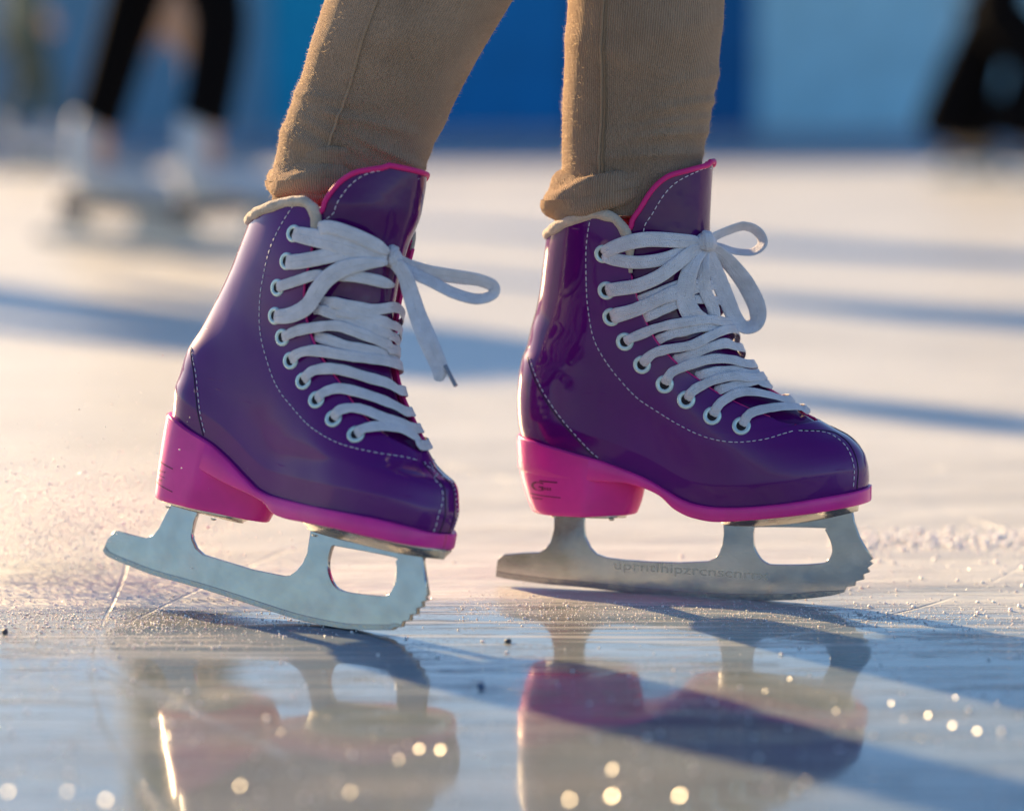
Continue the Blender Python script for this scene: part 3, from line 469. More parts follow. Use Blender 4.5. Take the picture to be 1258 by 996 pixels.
    # strands running over the surface to the knot
    for nm,P in D['surf'].items():
        w0,off=opt['surf'][nm]; pts=catmull([list(p) for p in P],5); n=len(pts); X=[];Nn=[]
        for k,p in enumerate(pts):
            s=k/(n-1); q=p[1]; x=min(p[0],float(B.xf(q))-.3)
            o=off
            if nm!='under1' and s<.1: o=.5+(off-.5)*s/.1
            if nm=='under1' and s<.15: o=-2+(off+2)*s/.15
            a=B.pt(x,q,-1,o); X.append(a*mm); Nn.append(B.pt(x,q,-1,o+1)-a)
        X=[X[0]]+[(X[j-1]+2*X[j]+X[j+1])/4 for j in range(1,n-1)]+[X[-1]]
        ww=[w0*mm*(.8+.2*min(1,4*(1-j/(n-1)),) if True else 1)*(1 if j/(n-1)<.85 else 1-.3*(j/(n-1)-.85)/.15) for j in range(n)]
        if nm in('top_a','fourth'): ww=[a*(.8+.3*math.sin(math.pi*j/(n-1))) for j,a in enumerate(ww)]
        ribbon(lc,X,Nn,ww,.0006,seed=len(nm)*7+w0)
    laces=lc.build('laces',LACE,root)
    Mr=(Matrix.Rotation(-yw,4,'Z')@Matrix.Rotation(pt,4,'Y')@Matrix.Rotation(rl,4,'X')).to_3x3().inverted()
    camdir=np.array(Mr@Vector((0,-.99,.14)))
    for nm,P in D['free'].items():
        if nm in('knot','aglet'): continue
        mb=MB(); fk=opt['face'].get(nm,'cam'); pts=catmull([p for p in P],7); n=len(pts); X=[np.array(p[:3])*mm for p in pts]; wv=[p[3]*mm for p in pts]
        Nn=[]
        cen=sum(X)/n
        for i in range(n):
            t=X[min(i+1,n-1)]-X[max(i-1,0)]; t/=max(np.linalg.norm(t),1e-9)
            side=np.cross(t,camdir)    # in-picture-plane normal
            if fk=='cam': nv=camdir+side*.25*math.sin(i*.25)
            elif fk=='edge':
                nv=side+camdir*.75
            elif fk=='half': nv=side*.6+camdir*1.0
            Nn.append(nv)
        ribbon(mb,X,Nn,wv,.00055,seed=i); mb.build('bow_loop' if 'loop' in nm else 'lace_end',LACE,laces)
    # knot: wrapped lumps of lace
    K=[np.array(p[:3]) for p in D['free']['knot']]; mb=MB()
    c=K[1]
    tube(mb,[p*mm for p in catmull([K[0],K[1],K[2]],6)],[.0042+.0022*math.sin(math.pi*i/12) for i in range(13)],12)
    for k,(ang,off) in enumerate(((1.2,0),(1.9,2.2),(.75,-2.0))):
        r_=6.4; P=[]
        d1=np.array([math.cos(ang)*.3,0,math.sin(ang)]); fwd=camdir
        dx=np.array([1,0,0.])*off
        for j in range(15):
            th=math.pi*(j/14)*1.5-.9
            P.append((c+dx+d1*r_*math.sin(th)*1.05+fwd*(r_*math.cos(th)*.9))*mm)
        ribbon(mb,P,[np.array(p)-c*mm for p in P],.0056,.001,seed=k)
    mb.build('knot',LACE,laces)
    ag=D['free']['aglet']; mb=MB(); A=catmull([p[:3] for p in ag],4)
    if opt.get('aglet',True): tube(mb,[np.array(p)*mm for p in A],.00125,10); mb.build('aglet',AGLET,laces)
    # --- sole
    b0=float(B.xb(0)); f0=float(B.xf(1)); xc=(b0+f0)/2; sc=1+1.6/((f0-b0)/2); N=150; rows=[]
    for i in range(N+1):
        c=-math.cos(math.pi*(i/N)); x=xc+(f0-b0)/2*c; w_=float(B.foot((x-b0)/(f0-b0))); X=xc+(x-xc)*sc; zt=float(B.Zt(x)); zb=min(float(B.Zb(x)),zt-4.0)
        k=min(1,w_/4)
        pr=[(-w_+2.5*k,zt+.3),(-w_-1.1*k,zt+.1),(-w_-1.7*k,zt-.9),(-w_-1.7*k,zb+1.4),(-w_-1.0*k,zb+.3),(-w_+.4*k,zb),(0,zb),(w_-.4*k,zb),(w_+1.0*k,zb+.3),(w_+1.7*k,zb+1.4),(w_+1.7*k,zt-.9),(w_+1.1*k,zt+.1),(w_-2.5*k,zt+.3)]
        rows.append([np.array([X,y,z])*mm for y,z in pr]+[np.array([X,-w_+2.5*k,zt+.3])*mm])
    v,f=grid(rows); n=14; f.append(tuple(range(13))); f.append(tuple(N*n+k for k in range(13))[::-1])
    sole=mesh('sole',v,f,PINK,root)
    # --- heel block
    hb=opt['heel']; mb=MB(); rows=[]
    XB0=b0-2.0
    def heel_w(x,fr):     # half width at level fr (0 top..1 bottom)
        fr=fr**2.2
        xbk=XB0+(hb['back']-XB0)*fr; x1=hb['side'][0]*(1-fr)+hb['side'][1]*fr; x2=hb['nose'][0]*(1-fr)+hb['nose'][1]*fr; wm=28.4*(1-fr)+hb['wb']*fr
        t=(x-xbk)/(f0-b0); ws=float(B.foot(t*.985)); el=ws+2.0*min(1,ws/6)
        if x<x1: return min(el,el*(1-fr)+fr*(hb['wb']*math.sqrt(max(0,1-((max(0,xbk+22-x))/22)**2))))
        t=min(1,(x-x1)/(x2-x1)); w1=min(28.4,el)*(1-fr)+hb['wb']*fr
        return w1*((1-.72*t) if t<.8 else (1-.72*t)*math.sqrt(max(0,1-((t-.8)/.2)**2)))
    NL=18
    for l in range(NL+1):
        fr=l/NL; g_=fr**2.2; xbk=XB0+(hb['back']-XB0)*g_; x2=hb['nose'][0]*(1-g_)+hb['nose'][1]*g_
        if l==NL: pass
        r=[]
        for i in range(73):
            th=2*math.pi*i/72; c=math.cos(th); x=(xbk+x2)/2+(x2-xbk)/2*c; sd=-1 if math.sin(th)<0 else 1
            wv=heel_w(x,fr); 
            ztop=(float(B.Zt(x))-.9) if x<hb['side'][0]+3 else float(B.Zt(x))-.9-5*min(1,(x-hb['side'][0]-3)/8); z=ztop*(1-fr)+hb['zb']*fr
            r.append(np.array([x,sd*wv,z])*mm)
        rows.append(r)
    cx_=sum(rows[-1])/73; rows.append([p+(cx_-p)*.03+np.array([0,0,-.0006]) for p in rows[-1]])
    v,f=grid(rows); f.append(tuple((NL+1)*73+k for k in range(72))); hl=mesh('heel',v,f,PINK,sole)
    hl.modifiers.new('w','WELD').merge_threshold=.00001
    # print on the heel side
    pr=MB()
    for (kind,args) in opt['prints']:
        if kind=='text': body,size,x0,z0,sx=args; v,f=text_mesh(body,size); v=[(x0+a*sx,z0+b) for a,b,c in v]
        else:
            x0,z0,x1,z1,t=args; n=12; v=[]; 
            for k in range(n+1): xx=x0+(x1-x0)*k/n; zz=z0+(z1-z0)*k/n; v+= [(xx,zz-t/2),(xx,zz+t/2)]
            f=[(2*k,2*k+2,2*k+3,2*k+1) for k in range(n)]
        V=[]
        for a,b in v:
            zt_=float(B.Zt(a))-.9; fr=max(0,min(1,(zt_-b)/(zt_-hb['zb']))); V.append((a*mm,-(heel_w(a,fr)+.14)*mm,b*mm))
        pr.add(V,f)
    pr.build('heel_lettering',PRINT,hl,False)
    # --- blade
    zt_=max(p[1] for p in D['blade']); ol=[(p[0]*mm,(p[1]+(opt['raise_'] if k in D['tops'] else 0))*mm) for k,p in enumerate(D['blade'])]; hole=[(p[0]*mm,p[1]*mm) for p in catmull(D['hole1'],4,True)]
    bl=plate2d('blade',ol,[hole],.00165,BLADE,root)
    bot=[p for p in D['blade'][opt['edge_from']:]]+[D['blade'][0]]; bp=catmull(bot,3); up=[]
    for i,p in enumerate(bp):
        t=bp[min(i+1,len(bp)-1)]-bp[max(i-1,0)]; t/=np.linalg.norm(t); nrm_=np.array([t[1],-t[0]]); 
        if nrm_[1]<0: nrm_=-nrm_
        up.append(p+nrm_*opt['edge_h']*min(1,.3+i/6))
    dn_=[(p[0]*mm,p[1]*mm-.0003) for p in bp]; plate2d('cutting_edge',dn_+[(p[0]*mm,p[1]*mm) for p in up[::-1]],[],.0021,EDGE,bl,bevel=.0002)
    # mounting plates
    def plate(name,x0,x1,hw,ztop,zbot,taper):
        rows=[]; n=40
        for i in range(n+1):
            c=-math.cos(math.pi*i/n); x=(x0+x1)/2+(x1-x0)/2*c; k=max(0,1-abs(c)**3.2)**.4; w1=hw(x)*k; w2=w1*taper; zt=ztop(x); zb=zbot(x)
            rows.append([np.array(p)*mm for p in((x,-w1,zt),(x,-w1-.2*k,zt-1.0),(x,-w1+.8*k,zt-1.9),(x,-w2,zb+.8),(x,-w2*.85,zb),(x,w2*.85,zb),(x,w2,zb+.8),(x,w1-.8*k,zt-1.9),(x,w1+.2*k,zt-1),(x,w1,zt),(x,-w1,zt))])
        v,f=grid(rows); return mesh(name,v,f,CHROME,bl)
    p=opt['plate']
    plate('mounting_plate',p['x0'],p['x1'],lambda x:p['w'],lambda x:float(B.Zb(x))+.3,lambda x:float(B.Zb(x))-p['d']*(1-.35*abs((x-(p['x0']+p['x1'])/2)/((p['x1']-p['x0'])/2))**2),.30)
    p2=opt['hplate']
    plate('mounting_plate',p2['x0'],p2['x1'],lambda x:p2['w'],lambda x:hb['zb']-.5,lambda x:hb['zb']-p2['d'],.35)
    for (x,y,z) in opt['screws']:
        sb=MB(); vv=[];n=12
        for rr,zz in((1.9,0),(1.9,-.6),(1.2,-1.1)): vv+=[((x+rr*math.cos(2*math.pi*i/n))*mm,(y+rr*math.sin(2*math.pi*i/n))*mm,(z+zz)*mm) for i in range(n)]
        ff=[(r*n+i,r*n+(i+1)%n,(r+1)*n+(i+1)%n,(r+1)*n+i) for r in range(2) for i in range(n)]+[tuple(2*n+i for i in range(n))]; sb.add(vv,ff); sb.build('screw',CHROME,bl)
    if opt.get('engrave'):
        body,size,x0,z0,x1,z1=opt['engrave']; v,f=text_mesh(body,size); wd=max(a[0] for a in v); an=math.atan2(z1-z0,x1-x0); sx=math.hypot(x1-x0,z1-z0)/wd
        V=[((x0+a*sx*math.cos(an)-b*math.sin(an))*mm,-.00172,(z0+a*sx*math.sin(an)+b*math.cos(an))*mm) for a,b,c in v]; mb=MB(); mb.add(V,f); V2=[(a,.00172,c) for a,b,c in V]; mb.add(V2,f); mb.build('blade_lettering',EMBOSS,bl,False)
    return root,B
D_EDGE_R=int(DATA['R']['edge_from']); D_EDGE_L=int(DATA['L']['edge_from'])
OR=dict(raise_=4,trim_down=124,eye_r=5.7,far_shift=1.7,under_shift=1.0,first_bar=3,lw=6.0,bow=0,level=1.2,edge_from=D_EDGE_R,edge_h=3.6,
  surf={'top_a':(8.5,3.2),'top_b':(8,2.0),'second':(8.5,3.6),'third':(8,2.6),'under1':(7,1.0)},
  face={'loop_side':'edge','loop_hanging':'half','loop_front':'cam','tail':'cam'},aglet=False,
  heel=dict(back=-95,side=(-50,-56),nose=(-22,-27),wb=25.8,zb=51.2),
  prints=[('text',('G',8.0,-90,66.3,1.8)),('bar',(-83,72.6,-71,72.2,.9)),('text',('sss',3.4,-80,67.0,1.3)),('bar',(-91,63.6,-69,62.6,.6)),('text',('crsnnr',2.3,-90,60.4,1.5))],
  plate=dict(x0=27,x1=113,w=19,d=8.5),hplate=dict(x0=-86,x1=-34,w=17,d=3.4),
  screws=[(-40,-13,48.5),(-78,-12,48.5),(40,-14,52),(96,-12,62)],
  engrave=('uprntlhipzrcnscnrrx',8.2,-42,14.8,58,13.4))
OL=dict(raise_=7,trim_down=150,eye_r=5.3,far_shift=-.9,under_shift=.9,first_bar=4,lw=6.4,bow=3.4,level=.0,edge_from=D_EDGE_L,edge_h=3.0,tongue_add=1.5,
  surf={'top_a':(10,3.4),'top_b':(8,4.6),'second':(9,3.0),'third':(6.5,2.0),'fourth':(9.5,4.4),'under1':(7,2.2)},
  face={'loop_side':'half','tail':'cam'},
  heel=dict(back=-91,side=(-44,-50),nose=(-6,-10),wb=25.8,zb=50.0),
  prints=[('bar',(-80,72.3,-66,70.2,.7)),('text',('crsnn sr',1.9,-81,66.5,1.5)),('bar',(-84,64.8,-72,63.6,.4)),('text',('ssrt',2.6,-79,60.8,1.2)),('bar',(-85,60,-64,56.5,.6))],
  plate=dict(x0=22,x1=122,w=22,d=8.5),hplate=dict(x0=-88,x1=-28,w=19,d=4.5),
  screws=[(-40,-13,45.5),(-78,-12,45.5),(40,-16,52)])
sr,BR=build_skate(DATA['R'],'purple patent figure skate standing flat on the ice with a two loop lace bow',OR)
slf,BL=build_skate(DATA['L'],'purple patent figure skate with heel lifted and one long lace tail tipped grey',OL)
# ---------------------------------------------------------------- leggings and the skater
def knit():
    m=bpy.data.materials.new('beige_rib_knit'); m.use_nodes=True; N=m.node_tree.nodes; L=m.node_tree.links; b=N['Principled BSDF']
    b.inputs['Roughness'].default_value=.9; b.inputs['Sheen Weight'].default_value=.45; b.inputs['Sheen Roughness'].default_value=.3; b.inputs['Sheen Tint'].default_value=(1,.85,.65,1); b.inputs['Specular IOR Level'].default_value=.15
    uv=N.new('ShaderNodeUVMap'); 
    wv=N.new('ShaderNodeTexWave'); wv.wave_type='BANDS'; wv.bands_direction='X'; wv.inputs['Scale'].default_value=62; wv.inputs['Distortion'].default_value=.6; wv.inputs['Detail'].default_value=2; wv.inputs['Detail Scale'].default_value=3
    L.new(uv.outputs[0],wv.inputs[0])
    tc=N.new('ShaderNodeTexCoord'); n=N.new('ShaderNodeTexNoise'); n.inputs['Scale'].default_value=900; n.inputs['Detail'].default_value=4; L.new(tc.outputs['Object'],n.inputs[0])
    n2=N.new('ShaderNodeTexNoise'); n2.inputs['Scale'].default_value=35; n2.inputs['Detail'].default_value=4; L.new(tc.outputs['Object'],n2.inputs[0])
    b1=N.new('ShaderNodeBump'); b1.inputs['Distance'].default_value=.0007; L.new(wv.outputs[1],b1.inputs['Height'])
    b2=N.new('ShaderNodeBump'); b2.inputs['Distance'].default_value=.0005; L.new(n.outputs[0],b2.inputs['Height']); L.new(b1.outputs[0],b2.inputs['Normal']); L.new(b2.outputs[0],b.inputs['Normal'])
    mx=N.new('ShaderNodeMix'); mx.data_type='RGBA'; mx.inputs[6].default_value=(.33,.215,.15,1); mx.inputs[7].default_value=(.50,.345,.25,1)
    a=N.new('ShaderNodeMath'); a.operation='MULTIPLY_ADD'; a.inputs[1].default_value=.7; L.new(wv.outputs[1],a.inputs[0]); L.new(n2.outputs[0],a.inputs[2])
    r=N.new('ShaderNodeMapRange'); r.inputs[1].default_value=.35; r.inputs[2].default_value=1.3; L.new(a.outputs[0],r.inputs[0]); L.new(r.outputs[0],mx.inputs[0]); L.new(mx.outputs[2],b.inputs['Base Color'])
    return m
KNIT=knit()
SEAMK=mat('beige_seam',(.36,.24,.155),.9,sheen=.5,bump=((900,.0004,3),))
def skin_obj(name,joints,edges,material,parent,sub=1,root=0):
    me=bpy.data.meshes.new(name); me.from_pydata([j[0] for j in joints],edges,[]); 
    if not me.skin_vertices: 
        try: me.skin_vertices.new()
        except Exception: pass
    o=bpy.data.objects.new(name,me); COL.objects.link(o)
    m=o.modifiers.new('s','SKIN'); m.use_smooth_shade=True
    if not me.skin_vertices: raise RuntimeError('no skin layer')
    for i,j in enumerate(joints):
        r=j[1]; r=r if hasattr(r,'__len__') else (r,r); me.skin_vertices[0].data[i].radius=r; me.skin_vertices[0].data[i].use_root=(i==root)
    s=o.modifiers.new('d','SUBSURF'); s.levels=sub; s.render_levels=sub
    bpy.context.view_layer.update(); dg=bpy.context.evaluated_depsgraph_get()
    m2=bpy.data.meshes.new_from_object(o.evaluated_get(dg)); bpy.data.objects.remove(o); bpy.data.meshes.remove(me)
    m2.name=name; m2.materials.clear(); m2.materials.append(material); m2.polygons.foreach_set('use_smooth',[True]*len(m2.polygons))
    o=bpy.data.objects.new(name,m2); COL.objects.link(o); o.parent=parent; return o
SKIN=mat('skin',(.55,.33,.24),.5,sss=.2,ssc=.01)
# girl who wears the skates
girl=empty('person',(0.0,1.5,0)); tag(girl,'child in beige ribbed leggings wearing the two purple skates','person')
def W2G(p): return (p[0]-girl.location.x,p[1]-girl.location.y,p[2])
girl.location=(0.02,1.5,0)
def leg_rings(prof,Y,knee,hip,rk,rh,folds):
    """prof: (left px, right px, row px); rings from ankle up; returns centre, radius"""
    R_=[]
    for l,r,v in sorted(prof,key=lambda a:-a[2]):
        c=at((l+r)/2,v,Y); e=at(r,v,Y); R_.append((np.array(c),e.x-c.x))
    return R_+[(np.array(knee),rk),(np.array(hip),rh)]
def leg_mesh(mb,R_,uvs,folds,ph):
    c=catmull([np.append(a,b) for a,b in R_],14); rows=[]; n=120
    for i,q in enumerate(c):
        ctr=q[:3]; r=q[3]; t=c[min(i+1,len(c)-1)][:3]-c[max(i-1,0)][:3]; t/=np.linalg.norm(t)
        a=np.array([1,0,0])-t*t[0]; a/=np.linalg.norm(a); b=np.cross(t,a); row=[]
        for k in range(n+1):
            th=2*math.pi*k/n; d=a*math.cos(th)+b*math.sin(th)
            rr=r*(1-(.06+.22*(1-float(sstep(.285,.36,ctr[2]))))*math.sin(th)**2)
            z=ctr[2]
            fo=0
            for (zc,amp,wd,tilt,th0) in folds:
                dz=z-(zc+tilt*math.cos(th)); am=amp*max(0,math.cos((th-th0)))**1.5 if th0 is not None else amp
                fo+=am*math.exp(-(dz/wd)**2)
            rr+=fo+.0003*noise.noise(Vector((ctr[0]*9+math.cos(th)*1.2+ph,math.sin(th)*1.2,z*26)))
            row.append(ctr+d*rr)
        rows.append(row)
    v,f=grid(rows); base=len(mb.v); mb.add(v,f)
    for i in range(len(c)): 
        for k in range(n+1): uvs.append((k/n,c[i][2]*4))
    return rows
lm=MB(); uvs=[]
hipR=(.13,1.56,.86); hipL=(.01,1.53,.86)
RR=leg_rings([(690,862,262),(690,860,225),(690,862,200),(690,866,170),(690.5,872,140),(692,876,110),(694,884,60),(698,890,0),(703,896,-60),(707,904,-140),(712,914,-240)],1.523,(.105,1.49,.60),(.115,1.56,.80),.062,.082,None)
RL=leg_rings([(334,512,225),(340,517,200),(346,524,180),(356,535,152),(368,553,115),(385,580,60),(405,613,0),(428,648,-60),(462,695,-140),(508,752,-240)],1.485,(.035,1.46,.60),(.0,1.53,.79),.064,.084,None)
foldR=[(.292,.0016,.0022,.010,-1.0),(.306,.0014,.0028,.015,-.2),(.330,.0012,.006,-.012,-2.4),(.345,.0009,.008,.015,-.8),(.300,.0022,.004,.012,-.6),(.312,.0018,.004,.016,-.4),(.286,.0022,.0035,.008,-.9),(.275,.002,.003,.004,-1.2),(.322,.0006,.006,.01,0)]
foldL=[(.287,.0016,.0024,-.004,-1.0),(.306,.0014,.003,.010,-2.6),(.296,.0018,.003,.006,-1.6),(.325,.0012,.007,-.015,-.6),(.345,.0009,.009,.02,-2.0),(.281,.0025,.004,-.006,-1.9),(.290,.002,.0045,-.008,-1.4),(.272,.0028,.004,-.004,-2.2),(.300,.0016,.006,-.02,-.5),(.312,.0012,.006,-.02,-.3)]
rowsR=leg_mesh(lm,RR,uvs,foldR,1.0); rowsL=leg_mesh(lm,RL,uvs,foldL,5.0)
# bunched hems resting on the boot tops: lumpy rolled rings
def cuff(mb,uvs,ctr,ax,ay,rb,rf,zfun,ph,back):
    n=110; m=30; rows=[]
    for i in range(n+1):
        th=2*math.pi*i/n; c=math.cos(th); s=math.sin(th); bk=(1-c)/2     # c=-1 is the back (left in view)
        rt=rf+(rb-rf)*bk**1.3
        P=np.array([ctr[0]+ax*c,ctr[1]+ay*s*(1-.35*float(sstep(-.35,.45,c))),zfun(c)]); d=np.array([c,s,0])
        row=[]
        for k in range(m+1):
            a=2*math.pi*k/m
            r=rt*(1+.34*noise.noise(Vector((c*2.2+ph,s*2.2,a*.8)))+.13*math.sin(4*a+2.5*math.sin(th*2+ph))*(.4+.6*bk))
            q=P+d*math.cos(a)*r*.8+np.array([0,0,1])*math.sin(a)*r*1.0
            q=q+d*.0007*noise.noise(Vector(q)*320)
            row.append(q)
        rows.append(row)
    v,f=grid(rows); mb.add(v,f)
    for i in range(n+1):
        for k in range(m+1): uvs.append((i/n,k/m*.1))
    return rows
pb=at(676,252,1.52); pf=at(850,214,1.52)
cxR=(pb.x+.012+pf.x)/2
zR=lambda c: pb.z+.003+(pf.z-pb.z)*((c+1)/2)**1.2
cR=cuff(lm,uvs,((pb.x+pf.x)/2+.004,1.523),(pf.x-pb.x)/2-.004,.031,.0155,.0065,zR,2.0,None)
zR2=lambda c: zR(c)+.008+.004*c
cR2=cuff(lm,uvs,((pb.x+pf.x)/2+.010,1.523),(pf.x-pb.x)/2-.007,.030,.0075,.005,zR2,4.0,None)
pb=at(346,222,1.49); pf=at(508,208,1.49)
zL=lambda c: pb.z+(pf.z-pb.z)*((c+1)/2)
cL=cuff(lm,uvs,((pb.x+pf.x)/2,1.487),(pf.x-pb.x)/2-.002,.036,.0125,.006,zL,7.0,None)
zL2=lambda c: zL(c)+.012
cL2=cuff(lm,uvs,((pb.x+pf.x)/2+.004,1.487),(pf.x-pb.x)/2-.003,.035,.0075,.005,zL2,9.0,None)
zL3=lambda c: zL(c)-.008
cL3=cuff(lm,uvs,((pb.x+pf.x)/2-.001,1.487),(pf.x-pb.x)/2-.004,.034,.010,.005,zL3,11.0,None)
# hips join the two legs into one garment
hv,hf=ico(1,(0.058,1.548,.84),3,(.155,.105,.11)); lm.add(hv,hf); uvs+=[(0,0)]*len(hv)
lm.v=[W2G(p) for p in lm.v]
leggings=lm.build('leggings',KNIT,girl)
ul=leggings.data.uv_layers.new(name='UVMap'); ua=np.array(uvs); li=np.zeros(len(leggings.data.loops),int); leggings.data.loops.foreach_get('vertex_index',li); ul.data.foreach_set('uv',ua[li].ravel())
# side seams with overlock ridge
sm_=MB()
def seam(rows,k,r=.0009,zig=True,stop=None):
    P=[rw[k] for rw in rows][:stop]; c=[sum(rw[:-1])/len(rw[:-1]) for rw in rows][:stop]
    O=[p+(p-q)/np.linalg.norm(p-q)*.0004 for p,q in zip(P,c)]; O=catmull(O[::2],8)
    tube(sm_,[W2G(p) for p in O],[r*(1+.25*noise.noise(Vector(p)*500)) for p in O],8)
    if zig:
        for i in range(0,len(O)-2,2):
            a=np.array(O[i]); b=np.array(O[i+1])
            d=np.array([.0030,-.0002,0]); 
            cc=c[min(int(i/16*2),len(c)-1)]; nn=(a-cc); nn[2]=0; nn/=np.linalg.norm(nn)
            tx=np.cross([0,0,1],nn)
            tube(sm_,[W2G(a+tx*.0012-nn*.0003),W2G((a+b)/2+tx*.0031-nn*.0001),W2G(b+tx*.0012-nn*.0003)],.00042,5,caps=False)
def kfor(rows,u):    # column of the ring whose front side sits at picture column u near the boot
    best=None
    i=len(rows)//4
    for k in range(61,120):
        p=rows[i][k]; uu=629+3000*p[0]/p[1]
        if best is None or abs(uu-u)<best[0]: best=(abs(uu-u),k)
    return best[1]
seam(rowsR,kfor(rowsR,738),stop=110); sm_.build('seam',SEAMK,leggings)
sm_=MB(); seam(rowsL,kfor(rowsL,414),.0008,False,stop=110); sm_.build('seam',SEAMK,leggings)
# fuzz of the knit
fz=MB()
FUZZ=bpy.data.materials.new('fuzz_fibre'); FUZZ.use_nodes=True
_n=FUZZ.node_tree.nodes; _l=FUZZ.node_tree.links; _n.clear(); _o=_n.new('ShaderNodeOutputMaterial'); _m=_n.new('ShaderNodeMixShader'); _d=_n.new('ShaderNodeBsdfDiffuse'); _t=_n.new('ShaderNodeBsdfTranslucent')
_d.inputs[0].default_value=(.6,.48,.35,1); _t.inputs[0].default_value=(.75,.6,.42,1); _l.new(_d.outputs[0],_m.inputs[1]); _l.new(_t.outputs[0],_m.inputs[2]); _l.new(_m.outputs[0],_o.inputs[0])
def hairs(rows,n,l0,l1,imax=None,w=.00006):
    H=len(rows) if imax is None else min(imax,len(rows)); K=len(rows[0])-1
    for _ in range(n):
        i=random.randrange(0,H-1); k=random.randrange(0,K); a=random.random(); b=random.random()
        p=rows[i][k]*(1-a)*(1-b)+rows[i+1][k]*a*(1-b)+rows[i][k+1]*(1-a)*b+rows[i+1][k+1]*a*b
        nn=np.cross(rows[i][(k+1)%K]-rows[i][k],rows[i+1][k]-rows[i][k]); nl=np.linalg.norm(nn)
        if nl<1e-12: continue
        nn=nn/nl; cc=sum(rows[i][:-1])/K
        if nn@(rows[i][k]-cc)<0: nn=-nn
        d=nn+rng.normal(0,.55,3); d/=np.linalg.norm(d); L_=random.uniform(l0,l1)
        s=np.cross(d,[0,-1,0.1]); s/=max(np.linalg.norm(s),1e-6)
        bend=rng.normal(0,.4,3)*L_; m_=p+d*L_*.55+bend*.3; e=p+d*L_+bend
        fz.add([W2G(p-s*w),W2G(p+s*w),W2G(m_+s*w*.8),W2G(m_-s*w*.8),W2G(e)],[(0,1,2,3),(3,2,4)])
hairs(rowsR,7000,.0006,.0022,100); hairs(rowsL,7000,.0006,.0022,100)
for cf in (cR,cR2,cL,cL2,cL3): hairs(cf,2000,.0008,.0024)
tag(fz.build('fuzz',FUZZ,leggings,False),kind='stuff')
# body and jacket of the child (above the picture, seen from other places and in reflections)
c0=np.array([.058,1.548,.86])
def J(x,y,z): return (c0[0]+x-girl.location.x,c0[1]+y-girl.location.y,c0[2]+z)
body=skin_obj('body',[(J(0,0,.0),(.10,.075)),(J(0,0,.14),(.085,.065)),(J(0,0,.33),(.10,.065)),(J(0,0,.40),.04),(J(0.01,0,.45),.038),(J(.015,0,.55),(.072,.08)),(J(.02,0,.61),.06),
   (J(-.02,-.13,.34),.035),(J(-.05,-.26,.18),.028),(J(.05,-.34,.04),.022),(J(.09,-.37,.0),.024),(J(.12,-.39,-.03),.012),
   (J(-.02,.13,.34),.035),(J(-.04,.27,.2),.028),(J(.06,.36,.08),.022),(J(.10,.39,.05),.024),(J(.13,.41,.02),.012)],
   [(0,1),(1,2),(2,3),(3,4),(4,5),(5,6),(2,7),(7,8),(8,9),(9,10),(10,11),(2,12),(12,13),(13,14),(14,15),(15,16)],SKIN,girl,2)
JACK=mat('pale_jacket',(.6,.62,.7),.7,bump=((60,.004,3),))
skin_obj('jacket',[(J(0,0,-.06),(.125,.10)),(J(0,0,.14),(.105,.085)),(J(0,0,.33),(.115,.08)),(J(0,0,.385),.055),(J(-.02,-.14,.335),.052),(J(-.05,-.26,.18),.046),(J(.04,-.33,.055),.038),(J(-.02,.14,.335),.052),(J(-.04,.27,.2),.046),(J(.05,.35,.09),.038)],
   [(0,1),(1,2),(2,3),(2,4),(4,5),(5,6),(2,7),(7,8),(8,9)],JACK,girl,2)
HAIR=mat('brown_hair',(.06,.03,.015),.5,bump=((200,.004,4),))
skin_obj('hair',[(J(0,0,.60),(.082,.085)),(J(-.03,0,.55),(.07,.08)),(J(-.09,0,.5),.035),(J(-.11,0,.38),.02)],[(0,1),(1,2),(2,3)],HAIR,girl,2)
